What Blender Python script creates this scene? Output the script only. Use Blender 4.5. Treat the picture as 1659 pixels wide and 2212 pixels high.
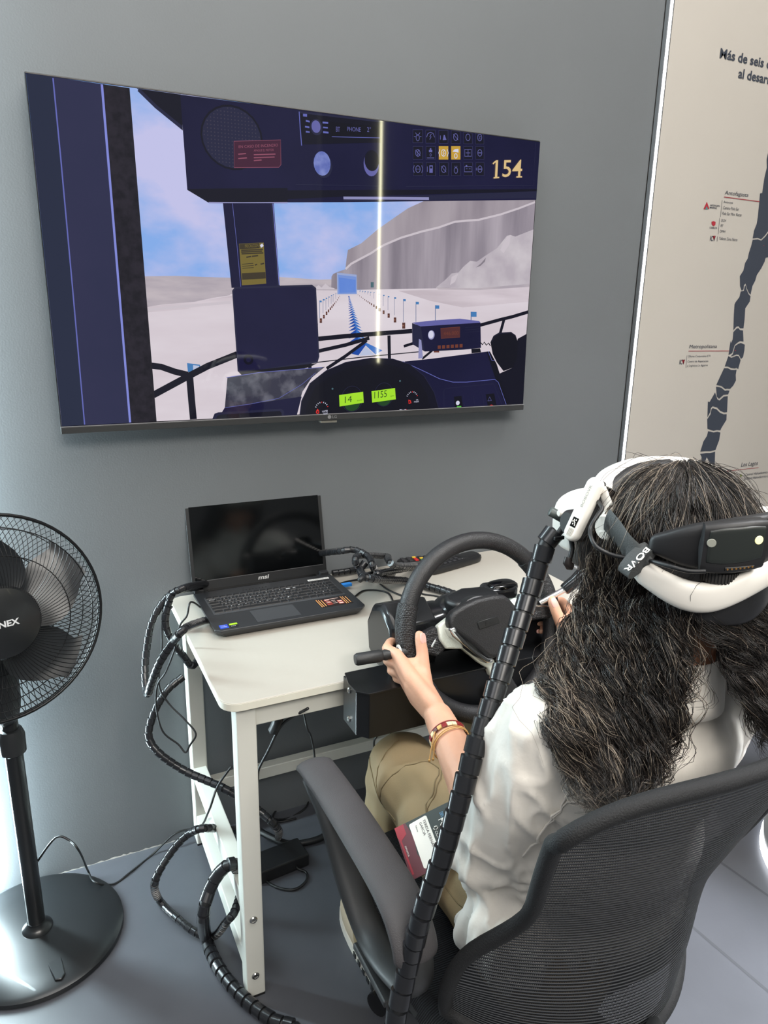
import bpy, bmesh, math, random
import numpy as np
from mathutils import Vector, Matrix, noise
random.seed(7); rng = np.random.default_rng(7)
for o in list(bpy.data.objects): bpy.data.objects.remove(o)
SC = bpy.context.scene
COL = SC.collection
PI = math.pi
# ---------------------------------------------------------------- camera
cam_d = bpy.data.cameras.new('camera'); cam = bpy.data.objects.new('camera', cam_d); COL.objects.link(cam)
cam_d.sensor_fit = 'HORIZONTAL'; cam_d.sensor_width = 36.0; cam_d.lens = 1586.7/1659*36.0
cam_d.clip_start = 0.02; cam_d.clip_end = 60
_y, _p, _r = 0.4507, 0.2743, 0.0179
fwd = Vector((math.sin(_y)*math.cos(_p), math.cos(_y)*math.cos(_p), -math.sin(_p)))
rt = Vector((math.cos(_y), -math.sin(_y), 0)); up = rt.cross(fwd)
rt2 = rt*math.cos(_r)+up*math.sin(_r); up2 = up*math.cos(_r)-rt*math.sin(_r)
mw = Matrix((rt2, up2, -fwd)).transposed().to_4x4(); mw.translation = (0, -1.8013, 1.4533)
cam.matrix_world = mw
SC.camera = cam
# ---------------------------------------------------------------- world, lights, exposure
SC.view_settings.view_transform = 'Standard'; SC.view_settings.look = 'None'
SC.view_settings.exposure = 0.0; SC.view_settings.gamma = 1.0; SC.view_settings.use_curve_mapping = False
W = bpy.data.worlds.new('hall'); SC.world = W; W.use_nodes = True
W.node_tree.nodes['Background'].inputs[0].default_value = (0.93, 0.97, 1.0, 1)
W.node_tree.nodes['Background'].inputs[1].default_value = 0.24
def area(name, loc, aim, sx, sy, power, color=(1, 1, 1)):
    l = bpy.data.lights.new(name, 'AREA'); l.shape = 'RECTANGLE'; l.size = sx; l.size_y = sy; l.energy = power; l.color = color
    o = bpy.data.objects.new(name, l); COL.objects.link(o); o.location = loc
    o.rotation_euler = (Vector(aim)-Vector(loc)).to_track_quat('-Z', 'Y').to_euler(); return o
area('hall_or_fill', (0.4, -2.0, 4.0), (0.5, -1.2, 0.0), 2.6, 1.6, 44, (1.0, 0.945, 0.87))
area('hall_or_fill', (1.9, -1.5, 4.0), (1.2, -1.0, 0.5), 1.2, 1.2, 24, (1.0, 0.94, 0.85))
area('hall_or_fill', (0.3, -4.6, 4.1), (0.7, -.5, .8), 3.2, 1.3, 225, (1.0, .95, .88))  # added soft fill from behind the camera, lifts front-facing surfaces
fl_ = area('floor_fill', (2.1, -1.7, 3.6), (1.75, -1.45, 0), .8, .8, 52, (.93, .96, 1.0)); fl_.data.spread = math.radians(55)  # added narrow lamp that brightens the floor at the right, beside the counter
area('hall_or_fill', (0.5, -0.8, 3.5), (0.5, 0.0, 2.3), 2.0, .4, 17, (1.0, .96, .94))  # added wash close to the back wall, lightens its upper part
area('hall_or_fill', (-2.2, -2.6, 3.6), (0.2, -0.8, 0.5), 1.6, 1.2, 30, (0.97, 0.98, 1.0))
# ---------------------------------------------------------------- helpers: materials
def lin(c):
    return tuple(((x/255)/12.92 if x/255 <= 0.04045 else ((x/255+0.055)/1.055)**2.4) for x in c)
MATS = {}
def mat(name, c, rough=0.5, metal=0.0, var=0.0, vscale=8.0, bump=0.0, bscale=200.0, emit=None, estr=0.0, spec=0.5, coat=0.0, sheen=0.0):
    if name in MATS: return MATS[name]
    m = bpy.data.materials.new(name); m.use_nodes = True; nt = m.node_tree; b = nt.nodes['Principled BSDF']
    L = lin(c); b.inputs['Base Color'].default_value = (*L, 1); b.inputs['Roughness'].default_value = rough
    b.inputs['Metallic'].default_value = metal; b.inputs['Specular IOR Level'].default_value = spec
    b.inputs['Coat Weight'].default_value = coat; b.inputs['Sheen Weight'].default_value = sheen
    tc = nt.nodes.new('ShaderNodeTexCoord')
    if var:
        n = nt.nodes.new('ShaderNodeTexNoise'); n.inputs['Scale'].default_value = vscale; n.inputs['Detail'].default_value = 5
        nt.links.new(tc.outputs['Object'], n.inputs['Vector'])
        r = nt.nodes.new('ShaderNodeValToRGB')
        r.color_ramp.elements[0].position = 0.3; r.color_ramp.elements[1].position = 0.7
        r.color_ramp.elements[0].color = (*[x*(1-var) for x in L], 1); r.color_ramp.elements[1].color = (*[min(1, x*(1+var)) for x in L], 1)
        nt.links.new(n.outputs['Fac'], r.inputs['Fac']); nt.links.new(r.outputs['Color'], b.inputs['Base Color'])
    if bump:
        n2 = nt.nodes.new('ShaderNodeTexNoise'); n2.inputs['Scale'].default_value = bscale; n2.inputs['Detail'].default_value = 3
        nt.links.new(tc.outputs['Object'], n2.inputs['Vector'])
        bp = nt.nodes.new('ShaderNodeBump'); bp.inputs['Strength'].default_value = bump; bp.inputs['Distance'].default_value = 0.002
        nt.links.new(n2.outputs['Fac'], bp.inputs['Height']); nt.links.new(bp.outputs['Normal'], b.inputs['Normal'])
    if emit: b.inputs['Emission Color'].default_value = (*lin(emit), 1); b.inputs['Emission Strength'].default_value = estr
    MATS[name] = m; return m
# ---------------------------------------------------------------- helpers: geometry
class G:
    """collects faces for ONE mesh object"""
    def __init__(s): s.v = []; s.f = []; s.mi = []; s.uv = None
    def add(s, vs, fs, mi=0):
        o = len(s.v); s.v.extend([tuple(p) for p in vs]); s.f.extend([tuple(i+o for i in f) for f in fs]); s.mi.extend([mi]*len(fs))
    def box(s, c, d, R=None, mi=0):
        vs = [Vector((x*d[0]/2, y*d[1]/2, z*d[2]/2)) for x in (-1, 1) for y in (-1, 1) for z in (-1, 1)]
        if R is not None: vs = [R @ q for q in vs]
        s.add([q+Vector(c) for q in vs], [(0, 1, 3, 2), (4, 6, 7, 5), (0, 4, 5, 1), (2, 3, 7, 6), (0, 2, 6, 4), (1, 5, 7, 3)], mi); return s
    def prism(s, pts, h, F=None, mi=0, z0=0.0):
        """2-D outline extruded along its normal; F maps (a,b,c) to 3-D"""
        F = F or (lambda a, b, c: (a, b, c)); n = len(pts)
        vs = [F(a, b, z0) for a, b in pts]+[F(a, b, z0+h) for a, b in pts]
        s.add(vs, [tuple(range(n))[::-1], tuple(range(n, 2*n))]+[(i, (i+1) % n, n+(i+1) % n, n+i) for i in range(n)], mi); return s
    def tube(s, path, r, seg=8, closed=False, cap=True, mi=0, sq=(1, 1), upv=None):
        P = [Vector(p) for p in path]; n = len(P); R = r if hasattr(r, '__len__') else [r]*n
        T = []
        for i in range(n):
            a = P[(i-1) % n] if (closed or i) else P[0]; b = P[(i+1) % n] if (closed or i < n-1) else P[-1]
            T.append((b-a).normalized())
        if upv is not None: N = (Vector(upv)-T[0]*Vector(upv).dot(T[0])).normalized()
        else: N = T[0].orthogonal().normalized()
        vs = []
        for i in range(n):
            if upv is not None: N = (Vector(upv)-T[i]*Vector(upv).dot(T[i])).normalized()
            else: N = (N-T[i]*N.dot(T[i])).normalized()
            B = T[i].cross(N)
            for k in range(seg):
                a = 2*PI*k/seg; vs.append(P[i]+N*(math.cos(a)*R[i]*sq[0])+B*(math.sin(a)*R[i]*sq[1]))
        fs = []
        for i in range(n if closed else n-1):
            j = (i+1) % n
            for k in range(seg): fs.append((i*seg+k, i*seg+(k+1) % seg, j*seg+(k+1) % seg, j*seg+k))
        if cap and not closed: fs += [tuple(range(seg))[::-1], tuple((n-1)*seg+k for k in range(seg))]
        s.add(vs, fs, mi); return s
    def lathe(s, prof, c=(0, 0, 0), axis=(0, 0, 1), seg=24, mi=0, close=False):
        ax = Vector(axis).normalized(); N = ax.orthogonal().normalized(); B = ax.cross(N); c = Vector(c); vs = []; n = len(prof)
        for r, h in prof:
            for k in range(seg):
                a = 2*PI*k/seg; vs.append(c+ax*h+(N*math.cos(a)+B*math.sin(a))*max(r, 1e-5))
        fs = [(i*seg+k, i*seg+(k+1) % seg, (i+1)*seg+(k+1) % seg, (i+1)*seg+k) for i in range(n-1) for k in range(seg)]
        if close: fs += [((n-1)*seg+k, (n-1)*seg+(k+1) % seg, (k+1) % seg, k) for k in range(seg)]
        else: fs += [tuple(range(seg))[::-1], tuple((n-1)*seg+k for k in range(seg))]
        s.add(vs, fs, mi); return s
    def ell(s, c, r, R=None, e=1.0, nu=20, nv=12, mi=0):
        """superellipsoid (e<1 gets boxier)"""
        pw = lambda x: math.copysign(abs(x)**e, x); vs = []; c = Vector(c)
        for i in range(nv+1):
            th = -PI/2+PI*i/nv
            for k in range(nu):
                a = 2*PI*k/nu; q = Vector((r[0]*pw(math.cos(th))*pw(math.cos(a)), r[1]*pw(math.cos(th))*pw(math.sin(a)), r[2]*pw(math.sin(th))))
                vs.append((R @ q if R is not None else q)+c)
        s.add(vs, [(i*nu+k, i*nu+(k+1) % nu, (i+1)*nu+(k+1) % nu, (i+1)*nu+k) for i in range(nv) for k in range(nu)], mi); return s
    def grid(s, fn, nu, nv, mi=0, thick=0.0):
        vs = [fn(i/nu, j/nv) for j in range(nv+1) for i in range(nu+1)]
        s.add(vs, [(j*(nu+1)+i, j*(nu+1)+i+1, (j+1)*(nu+1)+i+1, (j+1)*(nu+1)+i) for j in range(nv) for i in range(nu)], mi); return s
    def mesh(s, name):
        me = bpy.data.meshes.new(name); me.from_pydata(s.v, [], s.f); me.update(); return me
def link(name, me, mats, parent=None, smooth=35, bevel=0, bseg=2, mi=None):
    o = bpy.data.objects.new(name, me); COL.objects.link(o)
    for m in (mats if isinstance(mats, (list, tuple)) else [mats]): me.materials.append(m)
    if mi is not None and len(me.materials) > 1: me.polygons.foreach_set('material_index', mi)
    if smooth:
        me.polygons.foreach_set('use_smooth', [True]*len(me.polygons))
        if smooth < 180: me.set_sharp_from_angle(angle=math.radians(smooth))
    if bevel:
        b = o.modifiers.new('bevel', 'BEVEL'); b.width = bevel; b.segments = bseg; b.limit_method = 'ANGLE'; b.angle_limit = math.radians(40)
        b.harden_normals = False
    if parent is not None: o.parent = parent; o.matrix_parent_inverse = Matrix.Translation(-Vector(parent.location))
    return o
def part(name, g, m, parent=None, smooth=35, bevel=0, bseg=2, fixn=True):
    me = g.mesh(name)
    if fixn:
        bm = bmesh.new(); bm.from_mesh(me); bmesh.ops.recalc_face_normals(bm, faces=bm.faces); bm.to_mesh(me); bm.free()
    return link(name, me, m, parent, smooth, bevel, bseg, g.mi)
def thing(name, loc, label, cat, group=None):
    o = bpy.data.objects.new(name, None); COL.objects.link(o); o.location = loc; o.empty_display_size = 0.05
    return tag(o, label, cat, group)
def tag(o, label, cat, group=None):
    o['label'] = label; o['category'] = cat
    if group: o['group'] = group
    return o
def struct(o): o['kind'] = 'structure'; return o
def cr(P, n=8, closed=False):
    """Catmull-Rom through points"""
    P = [Vector(p) for p in P]; out = []; m = len(P)
    for i in range(m if closed else m-1):
        if closed: a, b, c, d = P[(i-1) % m], P[i], P[(i+1) % m], P[(i+2) % m]
        else: a, b, c, d = P[max(i-1, 0)], P[i], P[i+1], P[min(i+2, m-1)]
        for k in range(n):
            t = k/n
            out.append(0.5*((2*b)+(c-a)*t+(2*a-5*b+4*c-d)*t*t+(3*b-a-3*c+d)*t**3))
    if not closed: out.append(P[-1])
    return out
def resample(P, step):
    P = [Vector(p) for p in P]; L = [0]
    for a, b in zip(P, P[1:]): L.append(L[-1]+(b-a).length)
    n = max(2, int(L[-1]/step)+1); out = []; j = 0
    for k in range(n):
        s = L[-1]*k/(n-1)
        while j < len(P)-2 and L[j+1] < s: j += 1
        t = (s-L[j])/max(L[j+1]-L[j], 1e-9); out.append(P[j].lerp(P[j+1], t))
    return out
def text_geo(txt, w=None, h=None, shear=0.0, bold=0.0, spacing=1.0):
    """glyph outlines of the built-in font as (verts2d, faces); scaled so that the ink box is w by h"""
    cu = bpy.data.curves.new('t', 'FONT'); cu.body = txt; cu.size = 1; cu.shear = shear; cu.offset = bold; cu.resolution_u = 3; cu.space_character = spacing
    ob = bpy.data.objects.new('t', cu); COL.objects.link(ob)
    me = bpy.data.meshes.new_from_object(ob.evaluated_get(bpy.context.evaluated_depsgraph_get()))
    v = np.array([q.co[:2] for q in me.vertices]); f = [tuple(p.vertices) for p in me.polygons]
    bpy.data.objects.remove(ob); bpy.data.curves.remove(cu); bpy.data.meshes.remove(me)
    lo = v.min(0); hi = v.max(0); v = v-lo; sz = hi-lo
    sx = w/sz[0] if w else h/sz[1]; sy = h/sz[1] if h else sx
    return v*[sx, sy], f
def add_text(g, txt, o, xd, yd, w=None, h=None, mi=0, **k):
    v, f = text_geo(txt, w, h, **k); o = Vector(o); xd = Vector(xd); yd = Vector(yd)
    g.add([o+xd*float(a)+yd*float(b) for a, b in v], f, mi)
def wrap_cable(name, path, r, label=None, cat='cable', parent=None, core=True, pitch=0.0165, seed=0):
    """cable bundle in a black spiral wrap: a core and a row of overlapping turns"""
    rr = random.Random(seed)
    P = resample(path, pitch/3.0)
    t = thing(name, P[0], label, cat) if label else parent
    if core:
        g = G(); g.tube(P[::2]+[P[-1]], r*0.80, 8); part('cable_core', g, M_CORE, t, 180)
    g = G(); i = 0; side = (P[1]-P[0]).orthogonal().normalized()
    while i+3 < len(P):
        a, b = P[i], P[i+3]; d = (b-a); L = d.length; d.normalize()
        side = (side-d*side.dot(d)).normalized(); ax = (d+side*0.07).normalized()
        mid = P[i+1].lerp(P[i+2], .5); k = 1+rr.uniform(-.02, .06)
        g.lathe([(r*.80, -L*.46), (r*k, -L*.44), (r*k*.96, L*.40), (r*.80, L*.415)], mid, ax, 14)
        i += 3
    part('spiral_wrap', g, M_WRAP, t, 30, fixn=False)
    return t
def cord(name, path, r, label, n=6, m=None, parent=None, cat='cable'):
    g = G(); g.tube(cr(path, n), r, 6); o = part(name, g, m or M_CORE, parent, 180)
    if label: tag(o, label, cat)
    return o
def blob(shapes, voxel, smooth_it=6, smooth_f=0.5):
    """union of tapered capsules and ellipsoids as one watertight surface"""
    g = G()
    for s in shapes:
        if s[0] == 'c':
            a, b, r0, r1 = Vector(s[1]), Vector(s[2]), s[3], s[4]; d = b-a; L = d.length; n = 6; prof = []
            for k in range(n+1): th = -PI/2+PI/2*k/n; prof.append((r0*math.cos(th), r0*math.sin(th)))
            for k in range(n+1): th = PI/2*k/n; prof.append((r1*math.cos(th), L+r1*math.sin(th)))
            g.lathe(prof, a, d, 18)
        elif s[0] == 'e': g.ell(s[1], s[2], s[3] if len(s) > 3 else None, s[4] if len(s) > 4 else 1.0, 24, 16)
        elif s[0] == 'p':   # chain with radii
            pts, rad = s[1], s[2]
            for i in range(len(pts)-1):
                a, b, r0, r1 = Vector(pts[i]), Vector(pts[i+1]), rad[i], rad[i+1]; d = b-a; L = d.length; n = 5; prof = []
                for k in range(n+1): th = -PI/2+PI/2*k/n; prof.append((r0*math.cos(th), r0*math.sin(th)))
                for k in range(n+1): th = PI/2*k/n; prof.append((r1*math.cos(th), L+r1*math.sin(th)))
                g.lathe(prof, a, d, 14)
    me = g.mesh('b'); bm = bmesh.new(); bm.from_mesh(me); bmesh.ops.recalc_face_normals(bm, faces=bm.faces); bm.to_mesh(me); bm.free()
    ob = bpy.data.objects.new('b', me); COL.objects.link(ob)
    md = ob.modifiers.new('r', 'REMESH'); md.mode = 'VOXEL'; md.voxel_size = voxel
    sm = ob.modifiers.new('s', 'SMOOTH'); sm.iterations = smooth_it; sm.factor = smooth_f
    out = bpy.data.meshes.new_from_object(ob.evaluated_get(bpy.context.evaluated_depsgraph_get()))
    bpy.data.objects.remove(ob); return out
def warp(me, fn):
    """move vertices along their normals by fn(co, normal)"""
    n = len(me.vertices); co = np.empty(n*3); me.vertices.foreach_get('co', co); co = co.reshape(-1, 3)
    no = np.empty(n*3); me.vertices.foreach_get('normal', no); no = no.reshape(-1, 3)
    co = co+fn(co, no); me.vertices.foreach_set('co', co.ravel()); me.update()
M_CORE = mat('cable_black', (22, 23, 25), 0.45)
M_WRAP = mat('wrap_black', (30, 31, 34), 0.26, var=.1)

# ================================================================ setting
M_WALL = mat('wall_grey', (96, 100, 103), 0.62, var=.03, vscale=3, bump=.12, bscale=260)
M_PANEL = mat('panel_white', (172, 167, 160), 0.7, var=.015, vscale=4)
M_FLOOR = mat('floor_grey', (76, 78, 84), 0.36, var=.08, vscale=6, bump=.05, bscale=90)
M_LED = mat('led_white', (255, 255, 255), 0.4, emit=(246, 250, 255), estr=6.0)
M_ALU = mat('alu_grey', (150, 153, 156), 0.35, .8)
LX = 1.7185
wb = struct(part('wall_back', G().box(((LX-.235)/2, .04, 1.5), (LX+.235, .08, 3.4)), M_WALL, smooth=0))
struct(part('wall_left', G().box((-1.235, .04, 1.5), (1.94, .08, 3.4)), M_WALL, smooth=0))
wr = struct(part('wall_right', G().box((LX+.02+.9, .03, 1.5), (1.8, .09, 3.4)), M_PANEL, smooth=0))
M_LED2 = mat('led_warm', (255, 255, 255), 0.4, emit=(255, 250, 205), estr=30.0)
def led(name, x, y, z0, z1, f, m=M_LED, dp=.007, wd=.011):
    t = struct(part(name, G().box((x, y, (z0+z1)/2), (.018, .012, z1-z0)), M_ALU, smooth=0))
    part('led_diffuser', G().box((x, y+f*(.005+dp/2), (z0+z1)/2), (wd, dp, z1-z0)), m, t, smooth=0)
led('trim_1', LX+.0095, -.0095, 0, 3.2, -1, M_LED, .002, .0095)
M_LED3 = mat('led_cool', (255, 255, 255), .4, emit=(222, 244, 250), estr=135.0)
led('trim_2', -.250, -.004, 0, 3.2, -1, M_LED3, .035, .02)
fl = struct(part('floor', G().box((0.6, -1.2, -.03), (5.2, 4.0, .06)), M_FLOOR, smooth=0))
# floor seams: thin grooves of darker welding strip, flush in the vinyl
M_SEAM = mat('seam_grey', (60, 62, 67), 0.5)
for (a, b) in (((1.579, -0.701, 0), (1.592, -0.833, 0)), ((1.331, -0.795, 0), (1.345, -1.001, 0))):
    a = Vector(a); b = Vector(b); d = (b-a).normalized(); a = a-d*.25; b = b+d*1.2; s = Vector((-d.y, d.x, 0))*.004
    g = G(); g.add([a-s+Vector((0, 0, .0004)), b-s+Vector((0, 0, .0004)), b+s+Vector((0, 0, .0004)), a+s+Vector((0, 0, .0004))], [(0, 1, 2, 3)]); part('floor_seam', g, M_SEAM, fl, 0)
# ragged pale line along the foot of the wall
g = G(); pts = [(x, random.uniform(.001, .006)) for x in np.linspace(-.06, .26, 40)]
g.add([(x, -.0006, .0) for x, h in pts]+[(x, -.0006, h) for x, h in pts], [(i, i+1, 41+i, 40+i) for i in range(39)])
part('pale_foot_line', g, mat('foot_line_white', (196, 197, 192), .8), wb, 0)
# opposite booth wall behind the camera that carries a lit strip (seen mirrored in the television)
struct(part('wall_front', G().box((2.9, -3.06, 1.6), (2.2, .08, 3.2)), M_WALL, smooth=0))
led('trim_3', 2.2, -3.012, 1.07, 3.2, 1, M_LED2, .007, .014)
# ---- print on the white panel: title, map, place names
M_INK = mat('ink_navy', (46, 52, 64), .7); M_RED = mat('ink_red', (140, 50, 58), .7); M_REDL = mat('ink_redlogo', (150, 30, 45), .7)
M_TEAL = mat('ink_teal', (70, 120, 120), .7)
PY = -.0155
def pf(a, b, c=0): return (a/1000, PY-c, b/1000)
REG = [
 [(2198.7, 1940.6), (2197, 1921), (2203.2, 1898.9), (2198.7, 1869.1), (2198.8, 1823), (2188.9, 1820.9), (2191.1, 1797.2), (2194.7, 1749.2), (2194, 1729), (2186.1, 1708.2), (2185.1, 1684.3), (2208.5, 1687.6), (2225.2, 1684.3), (2241.3, 1697.5), (2252.2, 1710.5), (2293.1, 1715.5), (2313.4, 1811.2), (2290.1, 1949.2)],
 [(2186, 1680.3), (2183, 1660.3), (2177.1, 1639.4), (2175.6, 1622.2), (2166.1, 1608), (2163, 1583.6), (2150.1, 1565.8), (2157.8, 1534.6), (2168.1, 1520.7), (2175.7, 1524.5), (2174.8, 1538.5), (2182.2, 1543.6), (2190.5, 1529.8), (2204.5, 1514.5), (2213.2, 1509), (2215.8, 1536.1), (2225.7, 1554), (2229.2, 1571.8), (2245.9, 1593.5), (2257.1, 1615), (2259.6, 1627.7), (2271.1, 1629.5), (2315.8, 1666.5), (2305, 1711.3), (2255.3, 1706.5), (2243.5, 1692.8), (2226.3, 1679.6), (2209.6, 1682.8)],
 [(2164.5, 1517.8), (2162.1, 1499.4), (2147.5, 1483.6), (2143.8, 1476.4), (2147.7, 1442.3), (2155.8, 1393.4), (2167.3, 1404.3), (2177.5, 1406.5), (2186.5, 1399.3), (2202.6, 1399.4), (2201.7, 1428.4), (2197.2, 1464.4), (2213.9, 1486.2), (2214.2, 1504), (2204.6, 1508.8), (2190.6, 1524.1), (2182.5, 1537.3), (2180.1, 1533.7), (2178.9, 1519.6)],
 [(2157.1, 1386.9), (2158.9, 1362.9), (2153.1, 1349.8), (2149.5, 1357.1), (2149.2, 1311.7), (2165.1, 1317.4), (2171.4, 1343.9), (2181.7, 1351.1), (2195.4, 1357.7), (2212, 1355.4), (2202, 1392.1), (2186.7, 1393.5), (2177.8, 1400), (2170.6, 1398.5)],
 [(2174.2, 1340.9), (2186.8, 1347.4), (2200, 1351), (2220.8, 1345), (2222.8, 1325.7), (2221, 1303.4), (2212.5, 1297.6), (2199.7, 1311.9), (2186.5, 1312.8), (2172.3, 1308.5), (2160.8, 1307.2), (2170, 1314.4)],
 [(2149.1, 1307.3), (2164.1, 1301.9), (2177.4, 1304.7), (2187.5, 1308.3), (2198.6, 1306.7), (2211.3, 1293.1), (2205.6, 1263.3), (2198.1, 1267.9), (2187.7, 1265.9), (2171.1, 1267.7), (2153.9, 1273.2), (2138.9, 1273.5)],
 [(2136.9, 1267.6), (2155.1, 1267.2), (2171.4, 1261), (2188.8, 1260.6), (2198.4, 1261.1), (2197.7, 1243.9), (2202.8, 1224.9), (2193.3, 1207.7), (2180.3, 1196.8), (2164.9, 1198), (2156.6, 1196.7), (2137.2, 1207.9), (2124, 1209.8), (2110.7, 1212.4)],
 [(2111, 1205.7), (2125, 1204.5), (2136.2, 1201.9), (2156.7, 1190.7), (2166.2, 1191.9), (2178.3, 1190.7), (2174.4, 1178), (2151.9, 1177.2), (2133, 1164.3), (2120.8, 1172.3)],
 [(2109.5, 1186.2), (2124.7, 1163.1), (2136.4, 1158.1), (2155.3, 1171), (2173.5, 1171.9), (2181.5, 1116.4), (2166.3, 1116.3), (2147.7, 1122.5), (2130.3, 1134.7), (2106.8, 1140.3), (2099.5, 1133.7), (2099, 1120.1), (2089.4, 1103.8), (2081.3, 1157.2), (2089.2, 1154.6), (2095.8, 1164.1)],
 [(2108.1, 1133.4), (2127.2, 1128.8), (2147, 1115.6), (2166.6, 1109.4), (2180.8, 1109.5), (2183.8, 1089.2), (2164.2, 1061.4), (2161.4, 1053.8), (2143.5, 1056.4), (2127.8, 1054.1), (2110.7, 1058.9), (2097.2, 1062.8), (2089.8, 1096.1), (2102.6, 1112.3), (2103.6, 1129)],
 [(2102, 1054), (2115.3, 1051.7), (2129, 1047.9), (2147, 1049.9), (2163, 1045.9), (2161.9, 1018.6), (2150.9, 985.4), (2125.4, 982.4), (2103.6, 983.9), (2077.8, 984.1), (2086.2, 1019.4), (2099.8, 1037.9)],
 [(2078.2, 976.3), (2107.1, 976.6), (2126.8, 975.2), (2150, 979.2), (2159.1, 921.2), (2141.9, 930.5), (2127, 946), (2112.9, 962.8), (2105.8, 943.6), (2088.7, 948.8), (2087.9, 964.6)],
]
for P in REG:
    part('map_region', G().prism(P, .0006, lambda a, b, c: pf(a, b, c)), M_INK, wr, 0)
def ptext(name, txt, o, w, h, m=M_INK, shear=0.0, bold=0.0):
    g = G(); add_text(g, txt, pf(*o, .0008), (1, 0, 0), (0, 0, 1), w/1000, h/1000, shear=shear, bold=bold); return part(name, g, m, wr, 0, fixn=False)
def m3(a, b): return a, b
def ptx(name, txt, A, B, hpx, **k):
    ptext(name, txt, A, B[0]-A[0], hpx, **k)
ptext('heading_text', 'Más de seis d', (1935.5, 2171.3), 219.3, 26.3, bold=.022)
ptext('heading_text', 'al desarr', (2021.6, 2130.1), 142.9, 26.5, bold=.022)
ptext('place_name', 'Antofagasta', (2030.1, 1802.7), 106.2, 15.2, shear=.12)
ptext('caption_text', 'Antucoya', (2029.9, 1779.4), 41.6, 8.9, shear=.12)
ptext('caption_text', 'Camino Polo Sur', (2031.1, 1763.3), 71.9, 9.0, shear=.12)
ptext('caption_text', 'Polo Sur Mov. Rocas', (2030.5, 1746.9), 87.4, 9.0, shear=.12)
ptext('caption_text', 'DCH', (2030.6, 1726.6), 20.9, 7.8, shear=.12)
ptext('caption_text', 'RT', (2030.7, 1710.8), 11.9, 7.8, shear=.12)
ptext('caption_text', 'DMH', (2031, 1694.4), 23.9, 7.8, shear=.12)
ptext('caption_text', 'Talleres Zona Norte', (2031.4, 1672.5), 83.7, 8.5, shear=.12)
ptext('logo_text', 'ANTOFAGASTA', (1973.5, 1768.5), 42.8, 5.1, bold=.02)
ptext('logo_text', 'MINERALS', (1973.8, 1762), 30.1, 5.1, bold=.02)
ptext('logo_text', 'CODELCO', (1983, 1703.5), 33.1, 5.2, bold=.02)
ptext('logo_text', 'ICV', (1992, 1667.2), 23.5, 15.7, bold=.02,shear=.1)
ptext('place_name', 'Metropolitana', (1961.2, 1331), 126.5, 15.6, shear=.12)
ptext('caption_text', 'Oficina Corporativa ICV', (1961, 1304), 103.8, 8.6, shear=.12)
ptext('caption_text', 'Centro de Reparación', (1961.9, 1287.5), 94.6, 8.6, shear=.12)
ptext('caption_text', 'y Logística Lo Aguirre', (1961.3, 1273.9), 95.6, 8.6, shear=.12)
ptext('logo_text', 'ICV', (1925.8, 1283.8), 23.9, 15.7, bold=.02,shear=.1)
ptext('place_name', 'Los Lagos', (2294.1, 909), 86.6, 20.0, shear=.12)
ptext('caption_text', 'Central Hidroeléctrica Cani', (2324, 877.8), 145.4, 9.3, shear=.12)
ptext('caption_text', 'Central Hidroeléctrica La Co', (2324.9, 862.8), 148.2, 9.3, shear=.12)
def line(A, B, t, m): 
    d = Vector((B[0]-A[0], B[1]-A[1])).normalized()*t; g = G(); g.add([pf(A[0]+d.y, A[1]-d.x, .0008), pf(B[0]+d.y, B[1]-d.x, .0008), pf(B[0]-d.y, B[1]+d.x, .0008), pf(A[0]-d.y, A[1]+d.x, .0008)], [(0, 1, 2, 3)]); part('leader_line', g, m, wr, 0)
LINES = [((2028.9, 1798.7), (2191.3, 1796.5), 1.1, M_RED), ((1960.1, 1326.1), (2147.6, 1325), 1.1, M_RED), ((2201.4, 903.4), (2388.7, 903.3), 0.9, M_RED), ((2023, 1789.3), (2024.9, 1740), 0.6, M_INK), ((2021.8, 1735.9), (2025.2, 1688.8), 0.6, M_INK), ((2022.6, 1682), (2024.4, 1667.5), 0.6, M_INK), ((1955.5, 1312.6), (1957.6, 1272.5), 0.6, M_INK), ((2319.6, 887.2), (2323.1, 860.4), 0.6, M_INK)]
for A, B, t, m in LINES: line(A, B, t, m)
def tri(name, pts, m): part(name, G().prism(pts, .0004, lambda a, b, c: pf(a, b, c+.0004)), m, wr, 0)
tri('company_logo', [(1947.5, 1758.4), (1957.9, 1779.6), (1972.2, 1760), (1965.6, 1759.6), (1959.1, 1768.1), (1954.4, 1757.5)], M_REDL); tri('company_logo', [(1954.4, 1757.5), (1959.4, 1766.9), (1966.8, 1758.4)], M_TEAL)
tri('company_logo', [(1988.9, 1723.5), (1997.3, 1725.9), (2006.5, 1723.9), (2007.1, 1715.4), (2001.1, 1711.1), (1991.5, 1715.1)], M_REDL)
tri('company_logo', [(2001.8, 1682.2), (2013.3, 1684.2), (2011.4, 1668.2)], M_REDL); tri('company_logo', [(1936.3, 1297.2), (1947.9, 1299.2), (1945.7, 1283.5)], M_REDL)
tri('company_logo', [(2295.2, 882.6), (2299, 886.4), (2305.4, 883.4), (2305.6, 876.8), (2298.9, 875.7)], mat('ink_olive', (110, 120, 60), .7))
tri('red_dot', [(2240.1, 1665.8), (2243.3, 1665.9), (2243.7, 1663.9), (2240.6, 1663.7)], M_REDL); tri('red_dot', [(2175.9, 1327.6), (2180.2, 1327.6), (2180.8, 1324.6), (2176.5, 1324.7)], M_REDL)

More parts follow.
